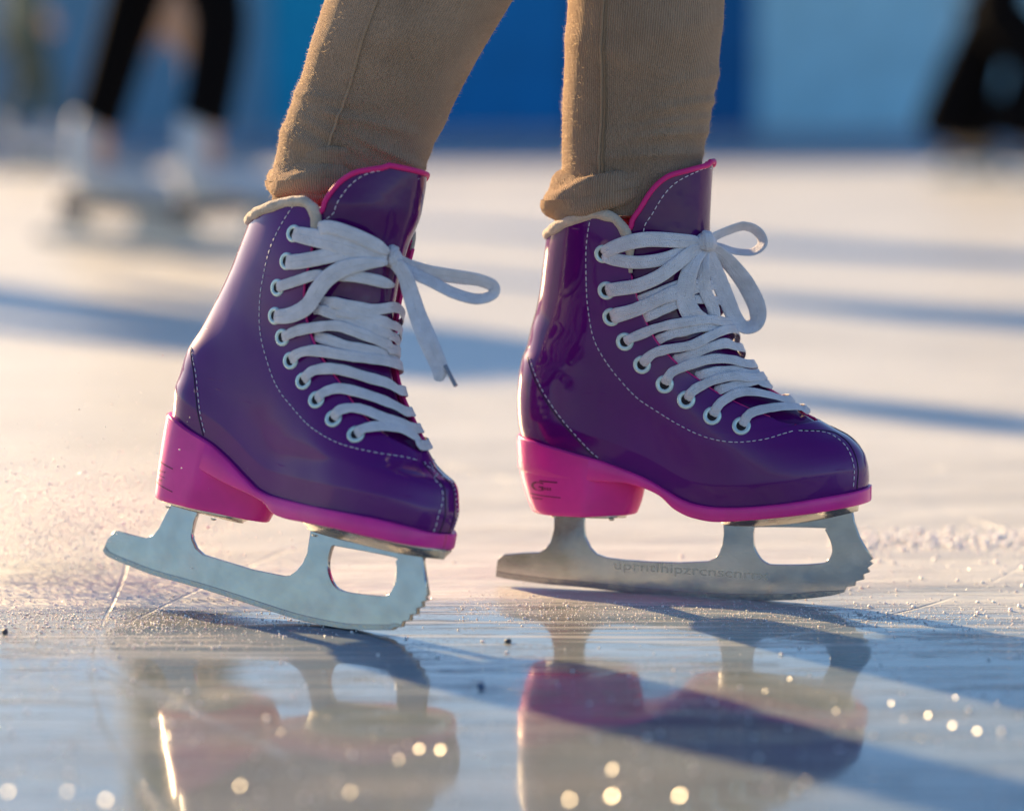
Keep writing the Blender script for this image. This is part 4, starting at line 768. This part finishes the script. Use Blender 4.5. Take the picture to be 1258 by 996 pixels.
# ---------------------------------------------------------------- ice
def ice_mat():
    m=bpy.data.materials.new('rink_ice'); m.use_nodes=True; N=m.node_tree.nodes; L=m.node_tree.links; b=N['Principled BSDF']
    geo=N.new('ShaderNodeNewGeometry'); sep=N.new('ShaderNodeSeparateXYZ'); L.new(geo.outputs['Position'],sep.inputs[0])
    def math_(op,a,b_=None,c=None,clamp=False):
        n=N.new('ShaderNodeMath'); n.operation=op; n.use_clamp=clamp
        for i,x in enumerate((a,b_,c)):
            if x is None: continue
            if isinstance(x,(int,float)): n.inputs[i].default_value=x
            else: L.new(x,n.inputs[i])
        return n.outputs[0]
    def noise_(scale,detail=4,sx=1,sy=1,rot=0,rough=.5,off=(0,0,0)):
        mp=N.new('ShaderNodeMapping'); mp.inputs['Scale'].default_value=(sx,sy,1); mp.inputs['Rotation'].default_value=(0,0,rot); mp.inputs['Location'].default_value=off; L.new(geo.outputs['Position'],mp.inputs[0])
        n=N.new('ShaderNodeTexNoise'); n.inputs['Scale'].default_value=scale; n.inputs['Detail'].default_value=detail; n.inputs['Roughness'].default_value=rough; L.new(mp.outputs[0],n.inputs[0]); return n.outputs[0]
    def mr(x,a,b_,c=0,d=1):
        n=N.new('ShaderNodeMapRange'); n.interpolation_type='SMOOTHSTEP'; L.new(x,n.inputs[0])
        for i,q in enumerate((a,b_,c,d)): n.inputs[i+1].default_value=q
        return n.outputs[0]
    # melted wet patch around and in front of the skates, frosted ice elsewhere
    wob=noise_(5,5,.5,1.6)
    y2=math_('ADD',sep.outputs[1],math_('MULTIPLY',math_('SUBTRACT',wob,.5),.30))
    # the border runs slightly nearer on the left side
    y3=math_('ADD',y2,math_('MULTIPLY',math_('MAXIMUM',math_('SUBTRACT',-.10,sep.outputs[0]),0),.28))
    frost=mr(y3,1.435,1.52)
    far=mr(sep.outputs[1],3,14)
    # scratches
    def scr(rot,scale,th,off):
        n=noise_(scale,3,.03,1,rot,.6,off); return mr(n,th,th+.03)
    s1=scr(R(3),95,.57,(0,0,0)); s2=scr(R(-15),130,.585,(4,2,0)); s3=scr(R(20),90,.60,(9,1,0)); s4=scr(R(-32),80,.61,(1,7,0))
    scratch=math_('ADD',math_('ADD',s1,s2),math_('ADD',s3,s4),clamp=True)
    wobp=math_('MULTIPLY',math_('SUBTRACT',noise_(1.3,2,1,1),.5),.10)
    cuts_=None; rr_=random.Random(21)
    for i in range(16):
        rad=rr_.uniform(1.2,6.0); a_=rr_.uniform(0,6.28); px_,py_=rr_.uniform(-.75,.75),rr_.uniform(1.2,3.4)
        cx_,cy_=px_+rad*math.cos(a_),py_+rad*math.sin(a_)
        dx=math_('SUBTRACT',sep.outputs[0],cx_); dy=math_('SUBTRACT',sep.outputs[1],cy_)
        d=math_('SQRT',math_('ADD',math_('MULTIPLY',dx,dx),math_('MULTIPLY',dy,dy)))
        ln=mr(math_('ABSOLUTE',math_('ADD',math_('SUBTRACT',d,rad),wobp)),.0004,rr_.uniform(.0012,.0024),1,0)
        cuts_=ln if cuts_ is None else math_('MAXIMUM',cuts_,ln)
    cuts_=math_('MULTIPLY',cuts_,math_('MULTIPLY',mr(noise_(6,3,1,1,0,.6,(2,2,0)),.40,.56),mr(sep.outputs[1],1.38,1.50,.10,1)))
    grain=noise_(420,3,1,1,0,.7); gpat=noise_(14,5,.6,1.4)
    granular=math_('MULTIPLY',mr(grain,.56,.66),mr(gpat,.44,.62))
    film=math_('MAXIMUM',mr(noise_(9,6,.3,1.6,R(-6),.65,(3,3,0)),.50,.72,0,.28),math_('MULTIPLY',mr(sep.outputs[1],1.40,1.50),mr(noise_(22,6,.25,1.8,R(5),.7,(8,1,0)),.42,.60,0,.65)))
    white=math_('MAXIMUM',math_('MAXIMUM',frost,math_('MULTIPLY',scratch,math_('ADD',.22,math_('MULTIPLY',mr(sep.outputs[1],1.25,1.45),.38)))),math_('MAXIMUM',math_('MAXIMUM',math_('MULTIPLY',granular,.6),math_('MULTIPLY',cuts_,.85)),film),clamp=True)
    mx=N.new('ShaderNodeMix'); mx.data_type='RGBA'; L.new(white,mx.inputs[0]); mx.inputs[6].default_value=(.22,.27,.28,1); mx.inputs[7].default_value=(.76,.755,.70,1)
    # faint tonal patches of old, regrown ice
    pt=math_('MULTIPLY',mr(noise_(1.6,5,.35,1.2,R(-10)),.35,.7,.86,1.0),mr(noise_(11,6,.3,1.5,R(4),.6,(5,5,0)),.38,.6,.84,1.0)); mm_=N.new('ShaderNodeMix'); mm_.data_type='RGBA'; mm_.blend_type='MULTIPLY'; mm_.inputs[0].default_value=1; L.new(mx.outputs[2],mm_.inputs[6]); cb=N.new('ShaderNodeCombineColor'); 
    for i in range(3): L.new(pt,cb.inputs[i])
    L.new(cb.outputs[0],mm_.inputs[7]); L.new(mm_.outputs[2],b.inputs['Base Color'])
    rf=mr(white,0,1,.05,.38); L.new(rf,b.inputs['Roughness'])
    b.inputs['IOR'].default_value=1.8; b.inputs['Specular IOR Level'].default_value=1.0
    h1=noise_(26,5,.5,1.3); b1=N.new('ShaderNodeBump'); b1.inputs['Distance'].default_value=.0042; 
    L.new(math_('MULTIPLY',frost,h1),b1.inputs['Height'])
    b2=N.new('ShaderNodeBump'); b2.inputs['Distance'].default_value=.0005; L.new(math_('MULTIPLY',grain,math_('ADD',math_('MULTIPLY',frost,.9),math_('MULTIPLY',granular,.5))),b2.inputs['Height']); L.new(b1.outputs[0],b2.inputs['Normal'])
    b3=N.new('ShaderNodeBump'); b3.inputs['Distance'].default_value=.0006; L.new(scratch,b3.inputs['Height']); bc=N.new('ShaderNodeBump'); bc.inputs['Distance'].default_value=.0012; bc.invert=True; L.new(cuts_,bc.inputs['Height']); L.new(b2.outputs[0],bc.inputs['Normal']); L.new(bc.outputs[0],b3.inputs['Normal'])
    b4=N.new('ShaderNodeBump'); b4.inputs['Distance'].default_value=.0005; L.new(noise_(7,3,.5,1.3,0,.4),b4.inputs['Height']); L.new(b3.outputs[0],b4.inputs['Normal'])
    L.new(b4.outputs[0],b.inputs['Normal'])
    return m
ICE=ice_mat()
S_=400; ice=mesh('ice',[(-S_,-S_,0),(S_,-S_,0),(S_,S_,0),(-S_,S_,0)],[(0,1,2,3)],ICE,None,False); tag(ice,kind='structure'); ice['label']='rink ice, frosted behind the skates and wet in front'
# crumbs and spray of shaved ice
SNOW=mat('shaved_ice',(.82,.85,.88),.35,0,0,.6,sss=.3,ssc=.003)
GLASS=mat('wet_ice_bead',(.6,.66,.7),.12,0,1,.8)
def chunk(mb,c,r,m=0):
    v,f=ico(1,(0,0,0),1); a=Matrix.Rotation(random.uniform(0,6.3),3,'Z')@Matrix.Rotation(random.uniform(0,3),3,'X'); s=(random.uniform(.6,1.4),random.uniform(.6,1.2),random.uniform(.5,1))
    V=[]
    for p in v:
        q=a@Vector((p[0]*s[0],p[1]*s[1],p[2]*s[2])); q*=1+.25*noise.noise(q*2+Vector((c[0]*900,0,0))); V.append((c[0]+q.x*r,c[1]+q.y*r,c[2]+q.z*r))
    mb.add(V,f,m)
mb=MB()
def gpt(u,v): d=at(u,v,1.0)-Vector((0,0,CAMH)); t=CAMH/-d.z; return Vector((d.x*t,d.y*t,0))
for _ in range(4200):    # ridge pushed up left of the tilted skate and along the edge of the wet patch
    u=random.gauss(60,150); v=random.gauss(762,16)-max(0,u)*.0; p=gpt(u,v); r=abs(random.gauss(0,.00030))+.00012; chunk(mb,(p.x,p.y,r*.4),r)
for _ in range(3000):
    u=random.uniform(560,1400); v=random.gauss(752,9)+ (u-800)*.02; p=gpt(u,v); r=abs(random.gauss(0,.00025))+.0001; chunk(mb,(p.x,p.y,r*.4),r)
for _ in range(3200):    # loose row of snow behind right
    u=random.uniform(1020,1500); v=random.gauss(664,6); p=gpt(u,v); r=abs(random.gauss(0,.0008))+.0003; chunk(mb,(p.x,p.y,r*.4+abs(random.gauss(0,.0007))*math.exp(-((v-664)/5)**2)),r)
for _ in range(900):
    u=random.uniform(-200,1500); v=random.uniform(560,990); p=gpt(u,v); r=abs(random.gauss(0,.00045))+.0002; chunk(mb,(p.x,p.y,r*.4),r)
for _ in range(260):
    u=random.uniform(1030,1400); v=random.uniform(680,760); p=gpt(u,v); r=abs(random.gauss(0,.0007))+.0002; chunk(mb,(p.x,p.y,r*.3),r)
tag(mb.build('shaved_ice',SNOW,None,True),kind='stuff'); 
mb=MB()
for _ in range(230):
    u=random.gauss(500,420); v=random.triangular(800,1060,980); p=gpt(u,v); r=random.uniform(.0003,.0009); chunk(mb,(p.x,p.y,r*.45),r)
tag(mb.build('ice_beads',GLASS,None,True),kind='stuff')
mb=MB()      # thin ice flakes added as glints, each tilted to mirror the low sun
def flake(u,v,r):
    p=gpt(u,v); vw=(Vector((0,0,CAMH))-p).normalized(); h=(vw+sd).normalized(); h=(h+Vector(rng.normal(0,.055,3))).normalized()
    a=h.cross(Vector((0,0,1))).normalized(); c=h.cross(a); q=p+Vector((0,0,r*abs(c.z)+.0001)); n=7; o=random.uniform(0,6); V=[];rr=[r*random.uniform(.7,1.1) for _ in range(n)]
    for t in(.00012,-.00012): V+=[q+h*t+(a*math.cos(o+2*math.pi*i/n)+c*math.sin(o+2*math.pi*i/n))*rr[i] for i in range(n)]
    mb.add(V,[tuple(range(n)),tuple(n+i for i in range(n))[::-1]]+[(i,n+i,n+(i+1)%n,(i+1)%n) for i in range(n)])
for u,v,r in ((490,935,1.0),(515,922,1.2),(541,923,1.2),(752,948,1.4),(752,980,1.4),(700,985,1.3),(835,980,1.3),(130,985,1.3),(82,975,1.2),(295,967,1.0),(10,975,1.2),(430,975,1.0),(940,850,.6),(970,835,.6),(1105,835,.8),(1140,880,.8),(1170,893,1.0),(1095,865,.6),(1200,900,.9),(1225,865,.8),(1060,700,.5),(1190,700,.6),(1110,885,.7),(345,900,.7),(205,905,.8)): flake(u,v,r*.001)
for _ in range(60): flake(random.uniform(-100,1400),random.uniform(560,760),random.uniform(.15,.4)*.001)
for _ in range(14): flake(random.uniform(900,1400),random.uniform(760,960),random.uniform(.2,.6)*.001)
FL=mat('ice_glint_flake',(.7,.72,.74),.33,0,0,.9)
tag(mb.build('ice_glint_flakes',FL,None,False),kind='stuff')
mb=MB()
for _ in range(15000):   # airborne spray thrown back from the tilted blade
    u=random.gauss(55,95); v=random.gauss(632,34)+abs(random.gauss(0,14)); 
    if v>712: continue
    Y=1.565+abs(random.gauss(0,.08)); p=at(u,v,Y); r=abs(random.gauss(0,.0004))+.0002
    if p.z<.002: continue
    chunk(mb,p,r)
for _ in range(700):
    u=abs(random.gauss(0,110)); v=random.gauss(628,24); Y=random.uniform(1.57,1.72); p=at(u,v,Y); chunk(mb,p,random.uniform(.0004,.0009))
for _ in range(500):
    u=random.gauss(120,110); v=random.gauss(560,50); Y=random.gauss(1.6,.1); p=at(u,v,Y); chunk(mb,p,abs(random.gauss(0,.0002))+.00014)
tag(mb.build('ice_spray',SNOW,None,True),kind='stuff')
SPECK=[('grit',(591,845),.0022,(.02,.09,.22),'small blue speck on the wet ice between the skates'),('grit',(624,789),.0020,(.06,.07,.09),'small dark grey speck on the ice between the two blades'),('grit',(6,778),.0024,(.08,.08,.1),'dark speck on the frosted ice left of the tilted skate')]
for i,(nm,(u,v),r,c,lab) in enumerate(SPECK):
    mb=MB(); p=gpt(u,v); chunk(mb,(p.x,p.y,r*.5),r); tag(mb.build(nm,mat('grit%d'%i,c,.5),None),lab,'speck','specks of grit on the ice')
# ---------------------------------------------------------------- rink boards
def board(name,x0,x1,Y,h,color,label,z0=0.0,th=.08):
    root=empty(name,((x0+x1)/2,Y,0)); tag(root,label,'rink board','rink boards')
    hw=(x1-x0)/2-.001; 
    def bx(n,a,b,m,bev=.01):
        bm=bmesh.new(); bmesh.ops.create_cube(bm,size=1)
        for v in bm.verts: v.co=Vector(((a[0]+b[0])/2+v.co.x*(b[0]-a[0]),(a[1]+b[1])/2+v.co.y*(b[1]-a[1]),(a[2]+b[2])/2+v.co.z*(b[2]-a[2])))
        bmesh.ops.bevel(bm,geom=bm.edges[:],offset=bev,segments=2,affect='EDGES'); me=bpy.data.meshes.new(n); bm.to_mesh(me); bm.free(); me.materials.append(m); o=bpy.data.objects.new(n,me); COL.objects.link(o); o.parent=root
    m=mat('board_%d_%d'%(int(color[0]*1000),int(color[2]*1000)),color,.6,spec=.2,var=(3,.18),bump=((4,.01,2),))
    bx('panel',(-hw,-th/2,.20),(hw,th/2,h),m,.02); bx('kick_plate',(-hw,-th/2-.015,0),(hw,th/2-.02,.198),mat('kick',(.16,.25,.38),.4)); bx('top_rail',(-hw,-th/2-.03,h+.002),(hw,th/2+.03,h+.07),mat('rail',(.35,.45,.6),.4))
    for sx in(-1,): bx('post',(sx*hw-.04,th/2+.003,0),(sx*hw+.04,th/2+.08,h-.02),mat('post',(.3,.32,.35),.4,.8))
YB=22.0
def bxp(u): return (u-629)/3000*YB
cuts=[(-2800,-1700,(.10,.22,.36),'long dull blue rink board furthest out on the left'),(-1700,-700,(.13,.27,.42),'long blue rink board beyond the left edge, next to the furthest one'),(1800,2700,(.10,.25,.45),'long blue rink board beyond the right edge'),(2700,3900,(.14,.30,.45),'long grey blue rink board furthest out on the right'),
 (-700,-330,(.10,.20,.34),'grey blue rink board, first from the left end'),(-330,20,(.20,.33,.44),'grey blue rink board half behind the far skater on the left'),
 (20,332,(.16,.32,.46),'dull blue rink board behind the skaters in black trousers'),(332,478,(.004,.34,.60),'cyan rink board left of the beige leggings'),
 (478,700,(.003,.20,.52),'deep blue rink board between the two legs'),(700,925,(.003,.12,.33),'navy rink board behind the right leg'),
 (925,1150,(.38,.70,.86),'pale blue rink board right of the legs'),(1150,1420,(.46,.74,.86),'palest rink board behind the black trousers at the right edge'),(1420,1800,(.1,.22,.42),'blue rink board at the right end')]
for a,b_,c,lab in cuts: board('rink_board',bxp(a),bxp(b_),YB,2.3,c,lab)
# ---------------------------------------------------------------- distant skaters
def skate_far(parent,loc,rz,color,pitch=0):
    s=empty('skate',loc,(0,pitch,rz)); s.parent=parent; return s
def skater(loc,rz,label,C,feet,hips,lean=0,flare=0,drop=0,thick=1,arms=None,group='distant skaters',boot=(.62,.68,.76),coat=None,sc=1.0,hair=(.03,.02,.015),knees=None):
    """feet: two (x,y,z) ankle positions, x forward; hips: (x,z)"""
    root=empty('person',loc,(0,0,rz)); tag(root,label,'person',group)
    hx,hz=hips; BM=mat('boot_leather_%d'%int(boot[0]*100),boot,.6); BLK=mat('far_blade',(.35,.37,.4),.3,1)
    tj=[((hx,0,hz),(.15,.12))]; te=[]
    bj=[((hx,0,hz),(.08,.07)),((hx+lean*.3,0,hz+.28),(.11,.09)),((hx+lean*.7,0,hz+.52),(.14,.09)),((hx+lean*.8,0,hz+.60),.05),((hx+lean,0,hz+.66),.045),((hx+lean+.02,0,hz+.76),(.075,.09)),((hx+lean+.02,0,hz+.84),.07)]; be=[(i,i+1) for i in range(6)]
    ar=arms or [((.02,.24,-.28),(.12,.3,-.5)),((-.02,-.24,-.28),(.1,-.3,-.5))]
    cj=[((hx-.01,0,hz-.17),(.18,.15)),((hx+lean*.3,0,hz+.26),(.135,.11)),((hx+lean*.7,0,hz+.50),(.15,.11)),((hx+lean*.8,0,hz+.58),.08)]; ce=[(0,1),(1,2),(2,3)]
    for (e,h_) in ar:
        s=np.array([hx+lean*.7,0,hz+.5]); sg=1 if e[1]>0 else -1; sh=s+np.array([0,.17*sg,0]); el=s+np.array(e); hd=s+np.array(h_); f1=hd+(hd-el)*.3
        k=len(bj); bj+=[(tuple(sh),.05),(tuple(el),.04),(tuple(hd),.032),(tuple(f1),(.04,.018))]; be+=[(2,k),(k,k+1),(k+1,k+2),(k+2,k+3)]
        k=len(cj); cj+=[(tuple(sh),.075),(tuple(el),.062),(tuple(hd-(hd-el)*.12),.05)]; ce+=[(2,k),(k,k+1),(k+1,k+2)]
    for i,(fx,fy,fz,fp) in enumerate(feet):
        sy=.09 if i==0 else -.09; kn=np.array([(hx+fx)/2+.05 if knees is None else knees[i],(sy+fy)/2,(hz-.08+fz)/2])
        k=len(tj); tj+=[((hx,sy,hz-.12),(.095*thick,.09)),(tuple(kn),((.07+flare*.02)*thick,.065+flare*.02)),((fx*.8+kn[0]*.2,fy,fz*.8+kn[2]*.2),((.062+flare*.05)*thick,.055+flare*.04)),((fx,fy,fz+.02-drop),((.068+flare*.075)*thick,.062+flare*.06))]; te+=[(0,k),(k,k+1),(k+1,k+2),(k+2,k+3)]
        k=len(bj); bj+=[((hx,sy,hz-.12),.075),(tuple(kn),.05),((fx,fy,fz),.035),((fx+.02,fy,fz-.11),.035),((fx+.14,fy,fz-.14),.03)]; be+=[(0,k),(k,k+1),(k+1,k+2),(k+2,k+3),(k+3,k+4)]
        sk=empty('ice_skate',(fx,fy,fz),(0,fp,0)); sk.parent=root
        b=skin_obj('boot',[((-.015,0,.07),(.045,.042)),((-.02,0,-.02),(.055,.045)),((-.02,0,-.10),(.05,.042)),((.06,0,-.10),(.045,.042)),((.16,0,-.125),(.032,.045)),((.20,0,-.13),(.022,.035))],[(0,1),(1,2),(2,3),(3,4),(4,5)],BM,sk,2)
        mb=MB(); v,f=grid([[(x,y,z) for x,z in((-.07,-.14),(.19,-.152),(.21,-.162),(.0,-.168),(-.02,-.185),(-.07,-.19),(-.07,-.14))] for y in(-.035,.035)]); mb.add(v,f+[tuple(range(6)),tuple(7+k for k in range(6))[::-1]]); mb.build('sole',mat('far_sole',(.05,.04,.04),.5),sk,False)
        plate2d('blade',[(-.13,-.245),(-.12,-.225),(-.06,-.222),(-.05,-.185),(-.02,-.185),(0,-.215),(.09,-.217),(.11,-.16),(.19,-.155),(.21,-.20),(.2,-.235),(.16,-.25),(-.1,-.252)],[],.002,BLK,sk)
        sk.name='ice_skate'
    skin_obj('body',bj,be,SKIN,root,1); skin_obj('trousers',tj,te,C,root,2); skin_obj('coat',cj,ce,coat or JACK,root,2)
    skin_obj('hair',[((hx+lean+.01,0,hz+.83),(.08,.088)),((hx+lean-.03,0,hz+.77),(.075,.085)),((hx+lean-.05,0,hz+.70),.05)],[(0,1),(1,2)],mat('hair_%d'%int(hair[0]*1000),hair,.5),root,2)
    if sc!=1: root.scale=(sc,)*3
    return root
BLKT=mat('black_trousers',(.004,.004,.005),.95,spec=.05); BEI=mat('beige_trousers',(.30,.21,.17),.85); GRN=mat('grey_green_trousers',(.05,.075,.07),.85); BLU=mat('dark_blue_coat',(.02,.04,.09),.7); NAVY=mat('navy_trousers',(.02,.03,.05),.8); RED=mat('rust_coat',(.25,.08,.05),.7)
def G(u,v): p=gpt(u,v); return p
# left pair
p=G(200,309); x0=(190-629)/3000*p.y
sx=p.y/3000
A=skater((x0,p.y,0),R(0),'skater in black trousers and pale blue skates at the left',BLKT,[((112-190)*sx,.08,.262,R(4)),((262-190)*sx,-.16,.262,R(0))],(.03,.92),knees=((160-190)*sx,(288-190)*sx),thick=1.0,coat=BLU,boot=(.42,.52,.64))
p2=G(190,268); sx2=p2.y/3000; xq=(150-629)/3000*p2.y
skater((xq,p2.y+.55,0),R(0),'added skater in beige trousers partly behind the one in black trousers',BEI,[((84-150)*sx2,.0,.262,0),((214-150)*sx2,.12,.262,0)],(.04,.86),knees=((118-150)*sx2,(232-150)*sx2),thick=1.1,coat=JACK,boot=(.3,.36,.42),sc=1.0)  # added figure; its beige legs stand in for tan stripes beside the black ones
# far left
skater(((38-629)/3000*14,14,0),R(15),'faraway skater in grey green clothes at the left edge',GRN,[(-.10,.08,.262,0),(.12,-.10,.262,0)],(0,.86),coat=mat('grey_green_coat',(.10,.14,.12),.8))
# right edge
pr_=G(1200,224); sr_=pr_.y/3000
skater(((1215-629)/3000*pr_.y,pr_.y,0),R(0),'skater in wide black trousers at the right edge',BLKT,[((1176-1215)*sr_/1.1,.10,.262,0),((1252-1215)*sr_/1.1,-.12,.262,0)],(.02,.86),arms=[((.02,.24,-.2),(.16,.2,-.08)),((-.02,-.24,-.2),(.16,-.2,-.08))],knees=((1196-1215)*sr_,(1262-1215)*sr_),flare=1.3,drop=.13,thick=1.5,sc=1.1,coat=BLKT,boot=(.25,.2,.15))
# a skater beside the view whose shadow crosses the ice
skater((-2.49,6.15,0),R(-40),'skater in a dark blue coat gliding on the left of the rink',GRN,[(-.08,.10,.262,0),(.10,-.10,.262,0)],(0,.86),coat=BLU,group='distant skaters')
